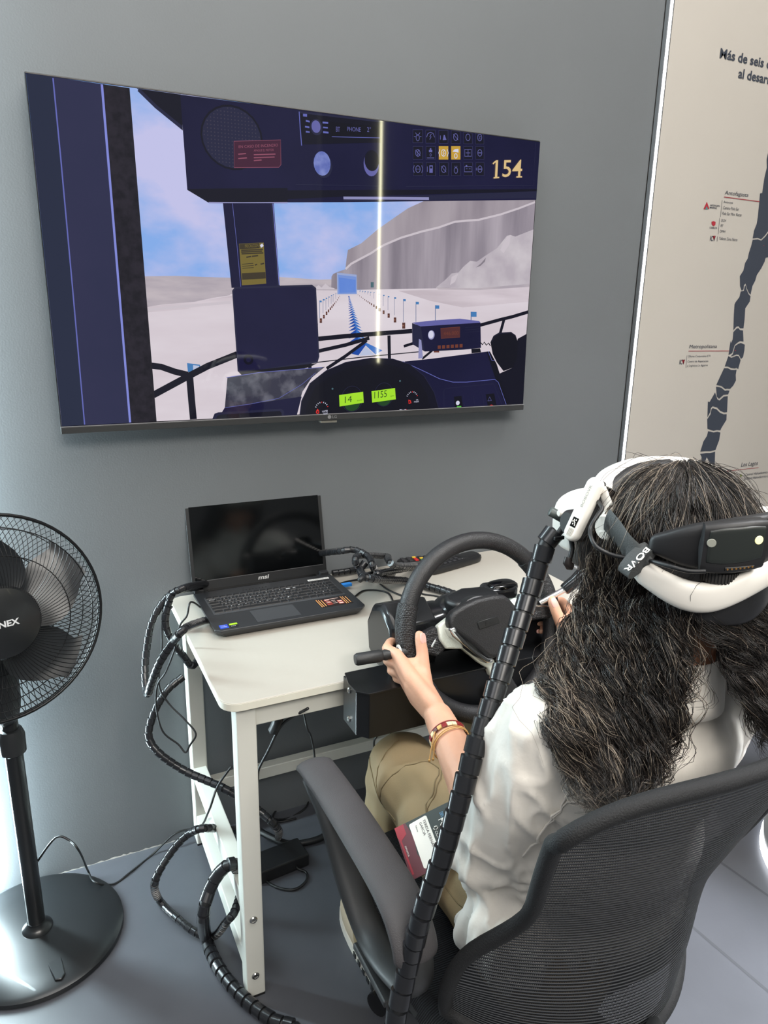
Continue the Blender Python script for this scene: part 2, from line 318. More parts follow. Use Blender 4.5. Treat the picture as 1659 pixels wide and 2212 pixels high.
# ================================================================ television
TX, TZ, TW, TH = 0.0542, 1.1693, 1.229, 0.7084
M_TVB = mat('tv_black', (14, 14, 16), .35); M_TVCHIN = mat('tv_chin', (48, 49, 50), .5, .3); M_TVLINE = mat('tv_line', (150, 150, 152), .35, .6)
tv = thing('television', (TX+TW/2, -.03, TZ), 'large flat television on the grey wall, cab of a mining truck simulator on its screen', 'television')
part('housing', G().box((TX+TW/2, -.042, TZ+TH/2+.006), (TW, .026, TH-.012)), M_TVB, tv, 0, .002)
part('back_cover', G().box((TX+TW/2, -.018, TZ+TH*.42), (TW*.82, .034, TH*.7)), M_TVB, tv, 0, .006)
part('bottom_bezel', G().box((TX+TW/2, -.046, TZ+.0075), (TW, .034, .0150)), M_TVCHIN, tv, 0, .0015)
part('bezel_line', G().box((TX+TW/2, -.0625, TZ+.0158), (TW, .003, .0016)), M_TVLINE, tv, 0)
g = G(); g.lathe([(.0048, 0), (.0048, .0004)], (TX+.628, -.0632, TZ+.0085), (0, -1, 0), 16); add_text(g, 'LG', (TX+.636, -.0635, TZ+.005), (1, 0, 0), (0, 0, 1), .012, .007)
part('maker_logo', g, mat('logo_grey', (120, 120, 122), .4), tv, 0, fixn=False)
g = G(); g.box((TX+.628, -.052, TZ-.004), (.044, .016, .006)); part('receiver_window', g, mat('receiver', (110, 108, 100), .25), tv, 0, .001)
# picture: flat print made of light, one colour per area
S1H = [0.301796385, -0.0310021721, -39.7018054, -0.0174550147, -0.33077501, 720.871922, -8.1460772e-05, -4.75322177e-05]
S2H = [0.339477926, -0.0348730257, 510.301747, -0.0196344042, -0.37207475, 733.328322, -9.16317601e-05, -5.34669715e-05]
def _hm(h, x, y):
    w = h[6]*x+h[7]*y+1
    return ((h[0]*x+h[1]*y+h[2])/w, (h[3]*x+h[4]*y+h[5])/w)
SP = {}
def smat(name, c, k=.86, var=0, kind=None, c2=None, scale=4, sx=1, sz=1, det=4, lo=.35, hi=.65):
    m = bpy.data.materials.new('pixel_'+name); m.use_nodes = True; nt = m.node_tree; b = nt.nodes['Principled BSDF']
    b.inputs['Base Color'].default_value = (.003, .003, .004, 1); b.inputs['Roughness'].default_value = .035; b.inputs['Specular IOR Level'].default_value = .5
    b.inputs['Emission Color'].default_value = (*lin(c), 1); b.inputs['Emission Strength'].default_value = k
    if c2:
        tc = nt.nodes.new('ShaderNodeTexCoord'); mp = nt.nodes.new('ShaderNodeMapping'); mp.inputs['Scale'].default_value = (sx, 1, sz)
        n = nt.nodes.new('ShaderNodeTexNoise'); n.inputs['Scale'].default_value = scale; n.inputs['Detail'].default_value = det
        r = nt.nodes.new('ShaderNodeValToRGB'); r.color_ramp.elements[0].position = lo; r.color_ramp.elements[1].position = hi
        r.color_ramp.elements[0].color = (*lin(c), 1); r.color_ramp.elements[1].color = (*lin(c2), 1)
        nt.links.new(tc.outputs['Object'], mp.inputs[0]); nt.links.new(mp.outputs[0], n.inputs['Vector']); nt.links.new(n.outputs['Fac'], r.inputs['Fac'])
        nt.links.new(r.outputs['Color'], b.inputs['Emission Color'])
    SP[name] = len(SMS); SMS.append(m)
SMS = []
smat('sky', (140, 182, 246), c2=(206, 206, 246), scale=4.2, sz=1.7, lo=.40, hi=.60, det=6)
smat('sky_low', (172, 207, 245), c2=(214, 210, 238), scale=5, sz=1.8, lo=.4, hi=.62)
smat('hill', (182, 172, 182), c2=(203, 192, 198), scale=9, sz=5)
smat('ground', (220, 208, 216), c2=(232, 222, 230), scale=3, sz=5)
smat('ground2', (205, 192, 200), c2=(226, 214, 222), scale=4, sz=9)
smat('cliff', (128, 120, 132), c2=(190, 180, 190), scale=16, sx=1, sz=.10, lo=.3, hi=.7, det=6)
smat('cliff_top', (150, 140, 150), c2=(178, 168, 176), scale=14, sx=1, sz=.15, det=6)
smat('ledge', (214, 204, 212)); smat('rubble', (190, 180, 190), c2=(214, 206, 212), scale=14); smat('rubble_dark', (140, 132, 142))
smat('haze', (84, 128, 222), c2=(120, 156, 228), scale=6, sz=.5); smat('haze2', (162, 178, 222)); smat('haze3', (126, 156, 224))
smat('arrow', (60, 120, 205)); smat('arrow_d', (32, 78, 170)); smat('arrow_l', (196, 205, 232))
smat('pole', (92, 110, 150)); smat('flag', (72, 130, 190)); smat('drum', (96, 60, 52)); smat('drum_l', (150, 100, 84))
smat('navy', (22, 22, 54), c2=(28, 27, 62), scale=5); smat('navy_p', (42, 45, 76), c2=(50, 50, 82), scale=3); smat('navy_d', (19, 19, 34)); smat('navy_l', (38, 39, 66)); smat('navy_b', (31, 37, 60), c2=(42, 50, 74), scale=2, sz=.1)
smat('pillar', (24, 22, 30), c2=(40, 36, 46), scale=60); smat('edge', (136, 144, 226)); smat('edge2', (104, 110, 190)); smat('grey_l', (150, 150, 196))
smat('dash_grey', (58, 58, 74), c2=(118, 118, 130), scale=30, lo=.45, hi=.75); smat('black', (17, 17, 28)); smat('red_label', (70, 34, 56)); smat('red_text', (150, 84, 106))
smat('olive', (122, 108, 52)); smat('olive_d', (64, 56, 40)); smat('knob', (98, 112, 186), c2=(140, 152, 214), scale=40); smat('white', (222, 222, 244)); smat('icon', (104, 104, 172)); smat('cell', (22, 22, 37)); smat('cell_edge', (62, 62, 104))
smat('orange', (206, 164, 62)); smat('cream', (232, 200, 142)); smat('lcd', (172, 236, 48)); smat('lcd_ink', (56, 88, 30)); smat('lcd_glow', (34, 72, 36)); smat('red', (222, 48, 44)); smat('disp', (86, 46, 48)); smat('brown', (116, 62, 48)); smat('green', (90, 200, 70)); smat('dot', (66, 62, 80)); smat('teal', (76, 110, 120))
sg = G(); LAY = [0]
def sp(m, pts, up=True):
    if up: LAY[0] += 1
    y = -.0553-LAY[0]*.000022
    pts = [(min(max(a, 3), TW*1000-3), min(max(b, 17.5), TH*1000-4)) for a, b in pts]
    sg.add([(TX+a/1000, y, TZ+b/1000) for a, b in pts], [tuple(range(len(pts)))], SP[m])
def sline(m, pts, w, closed=False):
    """thin polyline, w in millimetres"""
    P = [Vector((min(max(a, 4), TW*1000-4), min(max(b, 18.5), TH*1000-5))) for a, b in pts]; n = len(P); L = []; R = []
    for i in range(n):
        a = P[(i-1) % n] if (closed or i) else P[0]; b = P[(i+1) % n] if (closed or i < n-1) else P[-1]
        d = (b-a); d = d.normalized() if d.length else Vector((1, 0)); nn = Vector((-d.y, d.x))*w/2; L.append(P[i]+nn); R.append(P[i]-nn)
    LAY[0] += 1; y = -.0553-LAY[0]*.000022; o = [(TX+p.x/1000, y, TZ+p.y/1000) for p in L+R]
    sg.add(o, [(i, (i+1) % n, n+(i+1) % n, n+i) for i in range(n if closed else n-1)], SP[m])
def scirc(m, c, r, ry=None, n=20): sp(m, [(c[0]+r*math.cos(2*PI*k/n), c[1]+(ry or r)*math.sin(2*PI*k/n)) for k in range(n)])
def sring(m, c, r, w, ry=None, n=24): sline(m, [(c[0]+r*math.cos(2*PI*k/n), c[1]+(ry or r)*math.sin(2*PI*k/n)) for k in range(n)], w, True)
def stext(m, txt, A, B, h, **k):
    d = Vector((B[0]-A[0], B[1]-A[1])); w = d.length; d.normalize(); LAY[0] += 1; y = -.0553-LAY[0]*.000022
    add_text(sg, txt, (TX+A[0]/1000, y, TZ+A[1]/1000), (d.x, 0, d.y), (-d.y*0, 0, 1), w/1000, h/1000, SP[m], **k)
# sky, ground, cliffs
sp('sky', [(3, 17), (TW*1000-3, 17), (TW*1000-3, 705), (3, 705)])
sp('hill', [(192, 335.5), (266.4, 338.8), (387.9, 338.6), (501.4, 344.1), (605.8, 340.9), (641.8, 343.1), (666.3, 303.6), (617.5, 296.1), (187.6, 272.3)])
sp('ground', [(182.7, 272.2), (304.2, 284.1), (395.1, 304.2), (546.7, 316), (690.9, 317.3), (871.6, 335.1), (1249, 357.4), (1285.8, -50.3), (163.9, 3.9)])
sp('ground2', [(187.5, 270.3), (304.2, 284.1), (395, 300.1), (394.5, 287.7), (282.7, 267.7), (186.7, 258.5)]); sp('ground2', [(818.8, 320.2), (1234.8, 339.8), (1238.3, 300.4), (1013.2, 282.2), (913.9, 297.1)])
sline('hill', [(200.2, 273.8), (226.4, 278.6), (256.7, 282.1), (295.2, 288.4), (334.4, 294), (386.5, 302.7)], 5); sline('ledge', [(199.6, 264.6), (256.1, 271.6), (387.8, 284.3)], 6)
sp('cliff', [(636.6, 320.5), (637.6, 348.5), (641.9, 355.2), (655.1, 360.7), (674, 367.2), (677, 392.5), (680.5, 411.9), (715.9, 428.9), (760.5, 464), (805.7, 493.7), (842.3, 517.3), (888.9, 538), (1236.7, 564.6), (1237.3, 484.3), (1227.9, 349.1), (956.4, 329.9), (707.9, 319.8)])
sp('cliff_top', [(680.5, 411.9), (715.9, 428.9), (760.5, 464), (805.7, 493.7), (842.3, 517.3), (888.9, 538), (1236.7, 564.6), (1228.9, 559), (1173.2, 539.4), (1115.8, 521.2), (1049.1, 503.5), (978.6, 495.2), (930, 477.5), (881.9, 465.7), (825.5, 449.2), (779.4, 430.1), (743.2, 406.9), (689.5, 381.3), (674.5, 368.4), (677, 392.5)])
sline('ledge', [(674.5, 367.6), (689.5, 380.6), (716.2, 394.1), (743.2, 407.7), (761.3, 419.4), (779.5, 428.9), (825.5, 447.7), (853.6, 456.2), (881.9, 464.9), (930, 477.1), (978.7, 494), (1013.7, 498.5), (1049.2, 502.7), (1115.8, 519.9), (1173.2, 538.6), (1231.7, 558)], 5)
sp('rubble', [(928.8, 330.5), (943.3, 341.3), (955.5, 350), (974.9, 367.3), (995.1, 370), (1009.7, 385.2), (1029.5, 400.5), (1050.3, 399.3), (1075.5, 415), (1111.2, 435.5), (1141, 468.5), (1151.5, 471.2), (1168.1, 467.9), (1232.4, 489.2), (1228.5, 342.5), (1059.6, 332.5)])
sp('rubble_dark', [(1048.6, 384.5), (1063.6, 395.6), (1078.4, 410.9), (1075.4, 400.2), (1062.4, 389.2)]); sp('ledge', [(975.3, 358.9), (995.2, 367.9), (986.1, 346.7), (971.2, 337.9)]); sp('ledge', [(1122.2, 431.8), (1141.1, 466.4), (1152.7, 470.4), (1150.6, 447.9), (1133.5, 423.8)])
sp('hill', [(928.8, 330.1), (1059.6, 332.5), (1229.1, 348.2), (1229.8, 340.3), (1059.9, 327.4), (936.4, 326.1)])
sp('ledge', [(591.1, 320.1), (604.1, 328.2), (611.4, 322.6), (621.4, 332.5), (632.3, 324.2), (645.4, 322.2), (645.4, 319.1), (591.1, 317.8)])
sp('haze2', [(651.6, 358.6), (704, 355.3), (705.3, 309.4), (652.5, 307.9)]); sp('haze3', [(654.2, 353.7), (703.1, 350.5), (703.4, 311), (655.1, 309.1)]); sp('haze', [(656.9, 347.5), (701.4, 343.4), (701.6, 314.1), (658.6, 311.5)]); sp('teal', [(742.3, 339), (750.6, 339.2), (750.8, 326.5), (742.5, 326.2)])
# lane: arrows, drums, flags
for k in range(26):
    t = (k/25)**2.1; yy = 1215+t*285; w = 5+t*54; h = 4+t*36; x = 425+t*58
    if k == 25: continue
    A = lambda x, y: _hm(S2H, x, y)
    sp('arrow', [A(x, yy-h*.6), A(x+w, yy+h*.45), A(x, yy+h*.1)]); sp('arrow_d', [A(x, yy-h*.6), A(x, yy+h*.1), A(x-w, yy+h*.45)], False)
sp('arrow', [(727.5, 193.3), (777.3, 172.1), (758.4, 161.8), (729.9, 185)]); sp('arrow_d', [(727.5, 193.3), (729.9, 185), (710.2, 160.2), (690.7, 164.6)]); sp('arrow_l', [(729.5, 183), (756.1, 160.5), (711.1, 159.4)])
A = lambda x, y: _hm(S2H, x, y)
for x, y0, y1, s in ((490,1182,1192,1),(505,1184,1196,1),(520,1186,1200,1),(537,1188,1206,1),(553,1190,1214,1),(573,1192,1230,1),(602,1200,1250,1.2),(630,1208,1275,1.4),(658,1215,1300,1.6),(696,1222,1330,2),(750,1233,1372,2.6),(825,1249,1370,3.2),(941,1270,1362,4.2),(1154,1309,1360,6),(250,1242,1348,2.2),(270,1233,1318,1.8),(287,1225,1300,1.5),(303,1218,1280,1.2),(318,1210,1262,1),(330,1204,1250,1),(345,1197,1232,.8)):
    sline('pole', [A(x, y0), A(x, y1)], .35*s+.35); sp('flag', [A(x, y0), A(x+5.5*s, y0+1), A(x+5.5*s, y0+5*s), A(x, y0+5*s)])
for x, y, s in ((478,1208,2.4),(488,1214,2.6),(498,1222,3),(508,1229,3.4),(518,1237,3.8),(528,1244,4.2),(538,1250,4.8),(548,1257,5.4),(559,1264,6),(573,1273,7),(588,1283,8),(608,1297,9),(631,1312,11),(661,1332,13),(699,1358,15),(751,1392,18),(256,1362,14),(274,1338,11),(290,1318,10),(302,1304,8.5),(313,1291,7.5),(322,1280,7),(330,1270,6),(338,1260,5),(346,1250,4.4),(354,1238,3.6),(362,1226,3),(368,1216,2.6)):
    sp('drum', [A(x-s*.5, y-s), A(x+s*.5, y-s), A(x+s*.5, y+s), A(x-s*.5, y+s)]); sp('drum_l', [A(x-s*.5, y-s*.2), A(x+s*.1, y-s*.2), A(x+s*.1, y+s*.2), A(x-s*.5, y+s*.2)])
sp('drum', [(596, 237.9), (600.4, 237.9), (600.3, 225.2), (595.9, 225.2)]); sp('brown', [(927.8, 170.7), (944.1, 170.5), (944.4, 165.3), (928, 165.4)])
sp('flag', [(279.9, 148.6), (309.3, 144.2), (308.5, 128.4), (280.7, 128.2)]); sp('arrow_l', [(293.4, 143.7), (307.2, 141.8), (306.8, 134.4), (292.8, 132.7)])
# rails of the truck's walkway
sline('navy_d', [(198.9, 144.2), (221.5, 141.1), (251.5, 129.6), (280.4, 121.9)], 14); sline('navy_d', [(200.3, 78.2), (278.2, 117.2), (327.1, 140.7), (397.5, 166.7)], 15); sline('navy_d', [(284.2, 119), (285.7, 65.2), (287.6, 10.4)], 16)
sline('navy_d', [(596.6, 201.2), (672.3, 207.9), (783.6, 215.7), (860.9, 220.8)], 11); sline('navy_d', [(598.5, 171.7), (672.4, 186.2), (739, 203.2)], 9); sline('navy_d', [(622.7, 129.3), (672.4, 158.6), (732.1, 197.5)], 8)
sline('navy_d', [(794.2, 209.8), (797, 146.4)], 9); sline('navy_d', [(837.5, 182.2), (876.6, 192.6)], 7); sline('navy_d', [(593.9, 144.6), (718.6, 156), (882.4, 167.6)], 2.5); sline('navy_d', [(578.6, 149.7), (578.3, 125.3)], 9)
sline('navy_d', [(1062.9, 235.2), (1135.1, 252), (1173.4, 259.9), (1228.8, 273.1)], 9); sline('navy_d', [(1146, 254.3), (1135.1, 214)], 9); sline('black', [(893.1, 149.3), (922.7, 170.7)], 6)
# left pillars
sp('navy_p', [(2.5, 708.9), (194.3, 702.1), (203.7, 13.4), (-2.1, 16.4)]); sp('navy_b', [(2.5, 708.9), (50.7, 703.3), (49.7, 16.7), (-2.1, 16.4)]); sp('pillar', [(142.4, 702.8), (194.3, 702.1), (203.7, 13.4), (147.4, 14.4)])
sline('edge2', [(50.9, 701.8), (51.4, 560.4), (50.8, 303.1), (49.4, 16.7)], 2.6); sline('edge', [(141.1, 702), (143, 421.2), (145.5, 14.5)], 4.6)
# overhead console
sp('navy_d', [(208.7, 703.3), (297.6, 703), (297.4, 634.3), (264.6, 656.6), (234.8, 684.1)]); sline('navy_l', [(211.9, 701.5), (244.6, 673.9), (295.8, 639.5)], 7)
sp('navy', [(296.1, 702.6), (300.5, 518.3), (345.6, 495.2), (667, 518.5), (1227.3, 563.3), (1231.6, 583.2), (1229.2, 708.3), (1129, 713.5), (619.7, 708.9)])
sp('navy_d', [(300.1, 518), (345.9, 494.9), (527.8, 508.7), (528.4, 539), (383.8, 527.2), (307.6, 520.3)]); sp('navy_d', [(505.7, 532.3), (1229.9, 589.9), (1228.3, 584), (671.3, 531.2), (505.3, 512.7)])
sp('navy_l', [(666.2, 530.8), (898, 550.3), (1228.2, 584.8), (1228.7, 567.4), (898.4, 539.8), (667.1, 520.5)]); sline('grey_l', [(667, 527.9), (804.7, 537), (898.2, 542.9)], 6); sline('grey_l', [(345.9, 495.3), (421.9, 499.8), (527.8, 507.9)], 3)
c = _hm(S1H, 1340, 450); scirc('navy_l', c, 66, 62, 28)
for i in range(-8, 9):
    for j in range(-8, 9):
        if i*i+j*j < 66: sp('dot', [(c[0]+i*7.6-1.1, c[1]+j*7.2-1.1), (c[0]+i*7.6+1.1, c[1]+j*7.2-1.1), (c[0]+i*7.6+1.1, c[1]+j*7.2+1.1), (c[0]+i*7.6-1.1, c[1]+j*7.2+1.1)], (i, j) == (-8, 0))
sring('navy_d', c, 67, 4, 63); LAY[0] += 1
sp('red_label', [(407, 624.5), (514, 638), (513.7, 586.9), (508.7, 581), (405.7, 571.3)]); sline('red_text', [(407, 624.5), (514, 638), (513.7, 586.9), (508.7, 581), (405.7, 571.3)], 1, True)
stext('red_text', 'EN CASO DE INCENDIO', (417.3, 611.6), (507.6, 623.9), 5.6)
stext('red_text', 'APAGUE EL MOTOR', (451.2, 607.8), (497.3, 613.6), 4.6)
for yy, x0, x1 in ((548, 1465, 1590), (565, 1465, 1585), (582, 1465, 1510), (545, 1375, 1420), (570, 1375, 1425)): B = lambda x, y: _hm(S1H, x, y); sline('red_text', [B(x0, yy), B(x1, yy-4)], 2.2)
# car radio, two knobs
sp('navy_l', [(557.4, 701.3), (767.5, 704.6), (766.2, 700.8), (561.3, 696.3)]); sline('edge2', [(558.6, 700.4), (560.8, 664.7), (563.6, 631.1)], 2); sp('navy_d', [(561.3, 697.3), (764.5, 700.6), (762.6, 657.1), (564.4, 633.3)]); sp('black', [(629.2, 687.7), (761.1, 691.3), (760.6, 670.7), (636.6, 658)])
A = lambda x, y: _hm(S2H, x, y)
scirc('navy_l', A(228, 208), 15, 17); scirc('icon', A(226, 205), 11, 13); sline('edge2', [(637.4, 657), (759.3, 666.9)], 1.2)
for q in ([(574.3, 685.1), (583.6, 684.4), (583.5, 680.9), (574.3, 681.3)], [(572.2, 672.8), (582.6, 672.6), (582.6, 669.1), (572.1, 669.4)], [(574, 662.7), (583.3, 662.3), (583.3, 659.5), (574, 659.2)], [(614.8, 686.1), (628.4, 686.5), (628.4, 683), (614.8, 682.3)], [(616, 666.4), (629.1, 666.4), (629.1, 662.8), (615.9, 662.2)], [(616, 675.8), (627.5, 676), (627.5, 673.2), (616, 672.7)], [(567.7, 697), (577.3, 697.4), (577.2, 691.9), (567.6, 691.5)]): sp('edge2', q)
stext('icon', 'BT', (647.8, 668.7), (657.5, 669), 10.5)
stext('icon', 'PHONE', (676, 672.7), (710.1, 674.8), 9.2)
stext('icon', '2°', (726.4, 676.5), (736, 676.8), 10.7)
scirc('navy_l', A(270, 440), 22, 26); scirc('knob', A(262, 425), 21, 26); scirc('icon', A(555, 428), 20, 27); scirc('navy_d', A(558, 408), 19, 23)
sline('navy_l', [(548.2, 548), (758.9, 560.8)], 1.5); sline('navy_l', [(831.6, 565.7), (1211.7, 597.6), (1210.6, 701.5)], 1.5)
# warning light block
cols = (832, 908, 985, 1058, 1131, 1201); rows = (266, 362, 459)
for r_, ry in enumerate(rows):
    for c_, cx in enumerate(cols):
        dy = (c_-2)*1.5 if r_ == 0 else 0; cy = ry+dy; w = 29-c_*.8; on = r_ == 1 and c_ in (2, 3)
        sp('orange' if on else 'cell', [A(cx-w, cy-39), A(cx+w, cy-39), A(cx+w, cy+39), A(cx-w, cy+39)])
        sline('orange' if on else 'cell_edge', [A(cx-w, cy-39), A(cx+w, cy-39), A(cx+w, cy+39), A(cx-w, cy+39)], 1.1, True)
        m = 'white' if on else 'icon'; k = (r_, c_); R = 17
        if k in ((0, 3), (0, 4), (0, 5), (1, 0), (1, 2), (1, 5), (2, 0), (2, 2), (2, 5)): sring(m, A(cx, cy), 6.2, 1.5, 7.6, 16)
        if k in ((0, 3), (1, 0), (2, 2)): sline(m, [A(cx-15, cy-18), A(cx+15, cy+18)], 1.3)
        if k in ((1, 0), (0, 1), (1, 2)): sline(m, [A(cx+5, cy-16), A(cx-5, cy+2), A(cx+5, cy), A(cx-5, cy+17)], 1.5)
        if k == (0, 0): sring(m, A(cx, cy+8), 4.5, 1.3, 7); sline(m, [A(cx-14, cy-22), A(cx, cy-4), A(cx+14, cy-22)], 1.3); sline(m, [A(cx-22, cy+2), A(cx-12, cy+2)], 1.3); sline(m, [A(cx+12, cy+2), A(cx+22, cy+2)], 1.3)
        if k == (0, 1): sline(m, [A(cx-24, cy+4), A(cx-16, cy-18), A(cx, cy-26), A(cx+16, cy-18), A(cx+24, cy+4)], 1.5)
        if k == (0, 2): sline(m, [A(cx-18, cy+16), A(cx-18, cy-8)], 1.5); sp(m, [A(cx-4, cy+20), A(cx+18, cy+18), A(cx+8, cy-10), A(cx+2, cy-12)])
        if k == (0, 5): sline(m, [A(cx-5, cy-8), A(cx+5, cy-8), A(cx-5, cy+8), A(cx+5, cy+8)], 1.3)
        if k == (1, 1): sp(m, [A(cx-10, cy-4), A(cx+10, cy-4), A(cx+10, cy-18), A(cx+4, cy-18), A(cx+4, cy-28), A(cx-4, cy-28), A(cx-4, cy-18), A(cx-10, cy-18)]); sline(m, [A(cx-22, cy+30), A(cx+22, cy+30)], 1.3); sring(m, A(cx, cy+12), 2, 1, 3)
        if k in ((1, 2), (2, 0)): sline(m, [A(cx-22, cy-22), A(cx-29, cy), A(cx-22, cy+22)], 1.4); sline(m, [A(cx+22, cy-22), A(cx+29, cy), A(cx+22, cy+22)], 1.4)
        if k == (1, 3): sring(m, A(cx, cy+18), 4, 1.8, 5); sp(m, [A(cx-20, cy-8), A(cx+16, cy-2), A(cx+16, cy-24), A(cx-6, cy-22)])
        if k == (1, 4): sline(m, [A(cx-20, cy-20), A(cx-20, cy+20), A(cx+20, cy+20), A(cx+20, cy-20)], 1.5, True); sline(m, [A(cx, cy-20), A(cx, cy+20)], 1.3); sline(m, [A(cx-14, cy), A(cx+14, cy)], 1.3)
        if k in ((1, 5), (2, 5)): sline(m, [A(cx-10, cy), A(cx+10, cy)], 2)
        if k == (2, 0):
            for q in (-8, 0, 8): scirc(m, A(cx+q, cy), 1.1, None, 6)
        if k == (2, 1): sp(m, [A(cx-8, cy+22), A(cx+12, cy+22), A(cx+12, cy-22), A(cx-8, cy-22)]); sp('cell', [A(cx-4, cy-4), A(cx+8, cy-4), A(cx+8, cy-16), A(cx-4, cy-16)]); sline(m, [A(cx-20, cy-16), A(cx-20, cy+16)], 1.4)
        if k == (2, 3): sring(m, A(cx, cy+8), 5, 1.4, 6.5); sline(m, [A(cx-6, cy-20), A(cx-4, cy-4)], 1.3); sline(m, [A(cx+6, cy-20), A(cx+4, cy-4)], 1.3)
        if k == (2, 4): sline(m, [A(cx-22, cy-14), A(cx-22, cy+16), A(cx+22, cy+16), A(cx+22, cy-14)], 1.6, True); sline(m, [A(cx-14, cy-2), A(cx-4, cy-2)], 1.2); sline(m, [A(cx+4, cy-2), A(cx+14, cy-2)], 1.2); sline(m, [A(cx-15, cy-20), A(cx-6, cy-20)], 3)
        if k == (2, 5): sline(m, [A(cx-22, cy-8), A(cx-22, cy+8)], 1.6)
stext('cream', '154', (1088.8, 607.3), (1172.3, 615.7), 41.1, bold=.006)
sline('cream', [(1084.8, 605.7), (1093, 606.8), (1102.2, 608)], 3.4); sline('cream', [(1080.5, 638.3), (1084.4, 641.9), (1089.2, 645.5)], 3.6); sline('cream', [(1155.4, 613.5), (1164.9, 614.7), (1173.4, 615.4)], 3.4)
# screen post, warning plate, tablet
sp('navy', [(376.7, 496), (492.5, 504), (503.7, 320.9), (389, 316.5)]); sp('navy_l', [(486.4, 503.6), (493.8, 504.1), (504.5, 321.7), (498.6, 321.6)]); sline('edge2', [(398.1, 496.8), (404.8, 413.2), (410.6, 319.3)], 1); sline('edge', [(491.7, 503.2), (502.9, 325.6)], 1.5)
sp('olive', [(410, 412.7), (467.7, 418.1), (471.4, 327.8), (413.5, 322.5)]); sp('olive_d', [(410.7, 412), (457.4, 416.5), (457.9, 405.2), (411.1, 400.9)]); sp('olive_d', [(414.1, 349.1), (470, 353.6), (470.5, 339.4), (414.4, 334.7)])
stext('olive', 'PRECAUCION', (423.3, 404.8), (455.1, 408.1), 6.7)
for k, (x0, x1) in enumerate(((1390, 1515), (1390, 1510), (1392, 1518), (1420, 1448), (1452, 1488), (1470, 1482), (1502, 1522), (1395, 1460), (1396, 1462), (1397, 1462))):
    yy = (1100, 1110, 1120, 1140, 1135, 1185, 1180, 1180, 1192, 1204)[k]; sline('olive_d', [_hm(S1H, x0, yy), _hm(S1H, x1, yy-5)], 3.0 if k < 7 else 1.4)
sp('white', [(458.5, 412), (464.3, 416.1), (467.5, 410.6), (461.2, 406.5)])
sp('navy_l', [(390, 310.2), (396.8, 318.5), (584.4, 328.6), (595, 321.4), (602.1, 159.1), (597.1, 144.5), (404.7, 119.5), (396.1, 128.3)]); sp('navy', [(393.1, 308.2), (398.8, 314.5), (583.2, 324.3), (591.4, 318.1), (598.5, 160.3), (593.5, 149.1), (407.2, 124.9), (399.6, 132.6)])
scirc('navy_d', _hm(S1H, 1432, 1730), 12, 12, 16); scirc('navy', _hm(S1H, 1432, 1730), 6, 6, 12); sp('black', [(399.4, 126.1), (597.1, 143.4), (577.5, 134.7), (543.7, 126.4), (406.8, 116.2)])
# dashboard
sp('dash_grey', [(371.1, 113.8), (450.2, 125), (616.7, 134), (582.1, 108.6), (557.4, 75.1), (547.3, 46.8), (361.5, 40.9)]); sp('navy', [(361.6, 43.1), (554.8, 62.6), (541.6, -5), (344.3, 3)]); sline('edge2', [(368.9, 113.8), (450.1, 123.9), (609.3, 133)], 1.4)
sp('navy_l', [(336.7, 29.9), (345.6, 32.8), (501.5, 34.9), (508.5, 27.8), (507.9, 0.2), (331, 2.5)]); sp('navy_d', [(343, 24.1), (349.8, 27.1), (497.8, 29.4), (502.4, 23.5), (501.9, -0.7), (339.8, 2.1)]); sline('edge2', [(362.7, 43.1), (424.9, 49.4), (495, 60.2), (555.2, 92.2), (592, 119.7)], 1)
sp('navy', [(838.5, 143.6), (913.4, 149), (1097, 166.8), (1112.8, 137.1), (1141.5, 85.7), (1170.2, 4.4), (939.8, 2.9)]); sp('black', [(1091.7, 165.5), (1102.5, 166.8), (1127, 132.3), (1178.8, 4), (1164.4, 4.6), (1124, 95.4)])
sp('navy_d', [(1192.2, 200.3), (1222.4, 214), (1234.4, 1.6), (1175.9, 4.1), (1134.5, 104.4), (1184.1, 122)])
sline('edge2', [(833.6, 143.7), (894.2, 118.7), (946.3, 96.2), (988.7, 86.1), (1031.4, 85), (1124.3, 89.9), (1136.2, 81.2), (1167.3, 4.5)], 1.6); sline('navy_l', [(963.2, 8.7), (960.7, 65.7), (968.3, 70), (1119.6, 77.9), (1152.9, 5.1)], 1.4); sline('edge2', [(1097, 166.8), (1110.8, 141.7), (1120.8, 141.5)], 1.3)
sp('navy_d', [(548.2, 8.1), (553.2, 51.8), (575.8, 94.5), (618.2, 124.4), (672.5, 145), (742, 154.4), (804.2, 151.4), (853.5, 137.8), (899.7, 105.4), (932.3, 59.9), (947.7, 2.5)])
sline('navy_l', [(549.5, 8.1), (554.6, 51.7), (577.1, 94.5), (619.5, 124.4), (672.5, 144.1), (742, 153.5), (804.2, 150.6), (853.5, 136.9), (898.8, 104.5), (931.2, 59.9), (946.1, 2.6)], 1.6)
sp('black', [(563.7, 9.5), (569.5, 47), (593.4, 87.8), (636.1, 113.7), (686.3, 131.4), (746.9, 138.7), (799.7, 135.7), (839.1, 124.2), (879.8, 97), (909.2, 56.2), (921.6, 2.4)])
sp('black', [(993.3, 46.5), (1017.3, 47.9), (1023.7, 8.4), (997.8, 8.1)]); sp('black', [(1096.4, 49.8), (1124.2, 51.2), (1134.5, 8.3), (1104.7, 7.2)])
for x in (1100, 1160, 1215): sline('navy_l', [A(x, 1805), A(x+8, 1890)], 1)
scirc('white', A(1068, 1852), 6); sline('green', [A(1062, 1893), A(1088, 1890)], 3); sline('icon', [(1104.3, 30.8), (1109.7, 41.8), (1116.6, 31.2)], 1.6, True); sp('red', [(1110.8, 8.8), (1116.8, 19.9), (1124.2, 9.2)]); sp('black', [(1114.5, 11), (1117, 15.7), (1120.2, 11.3)])
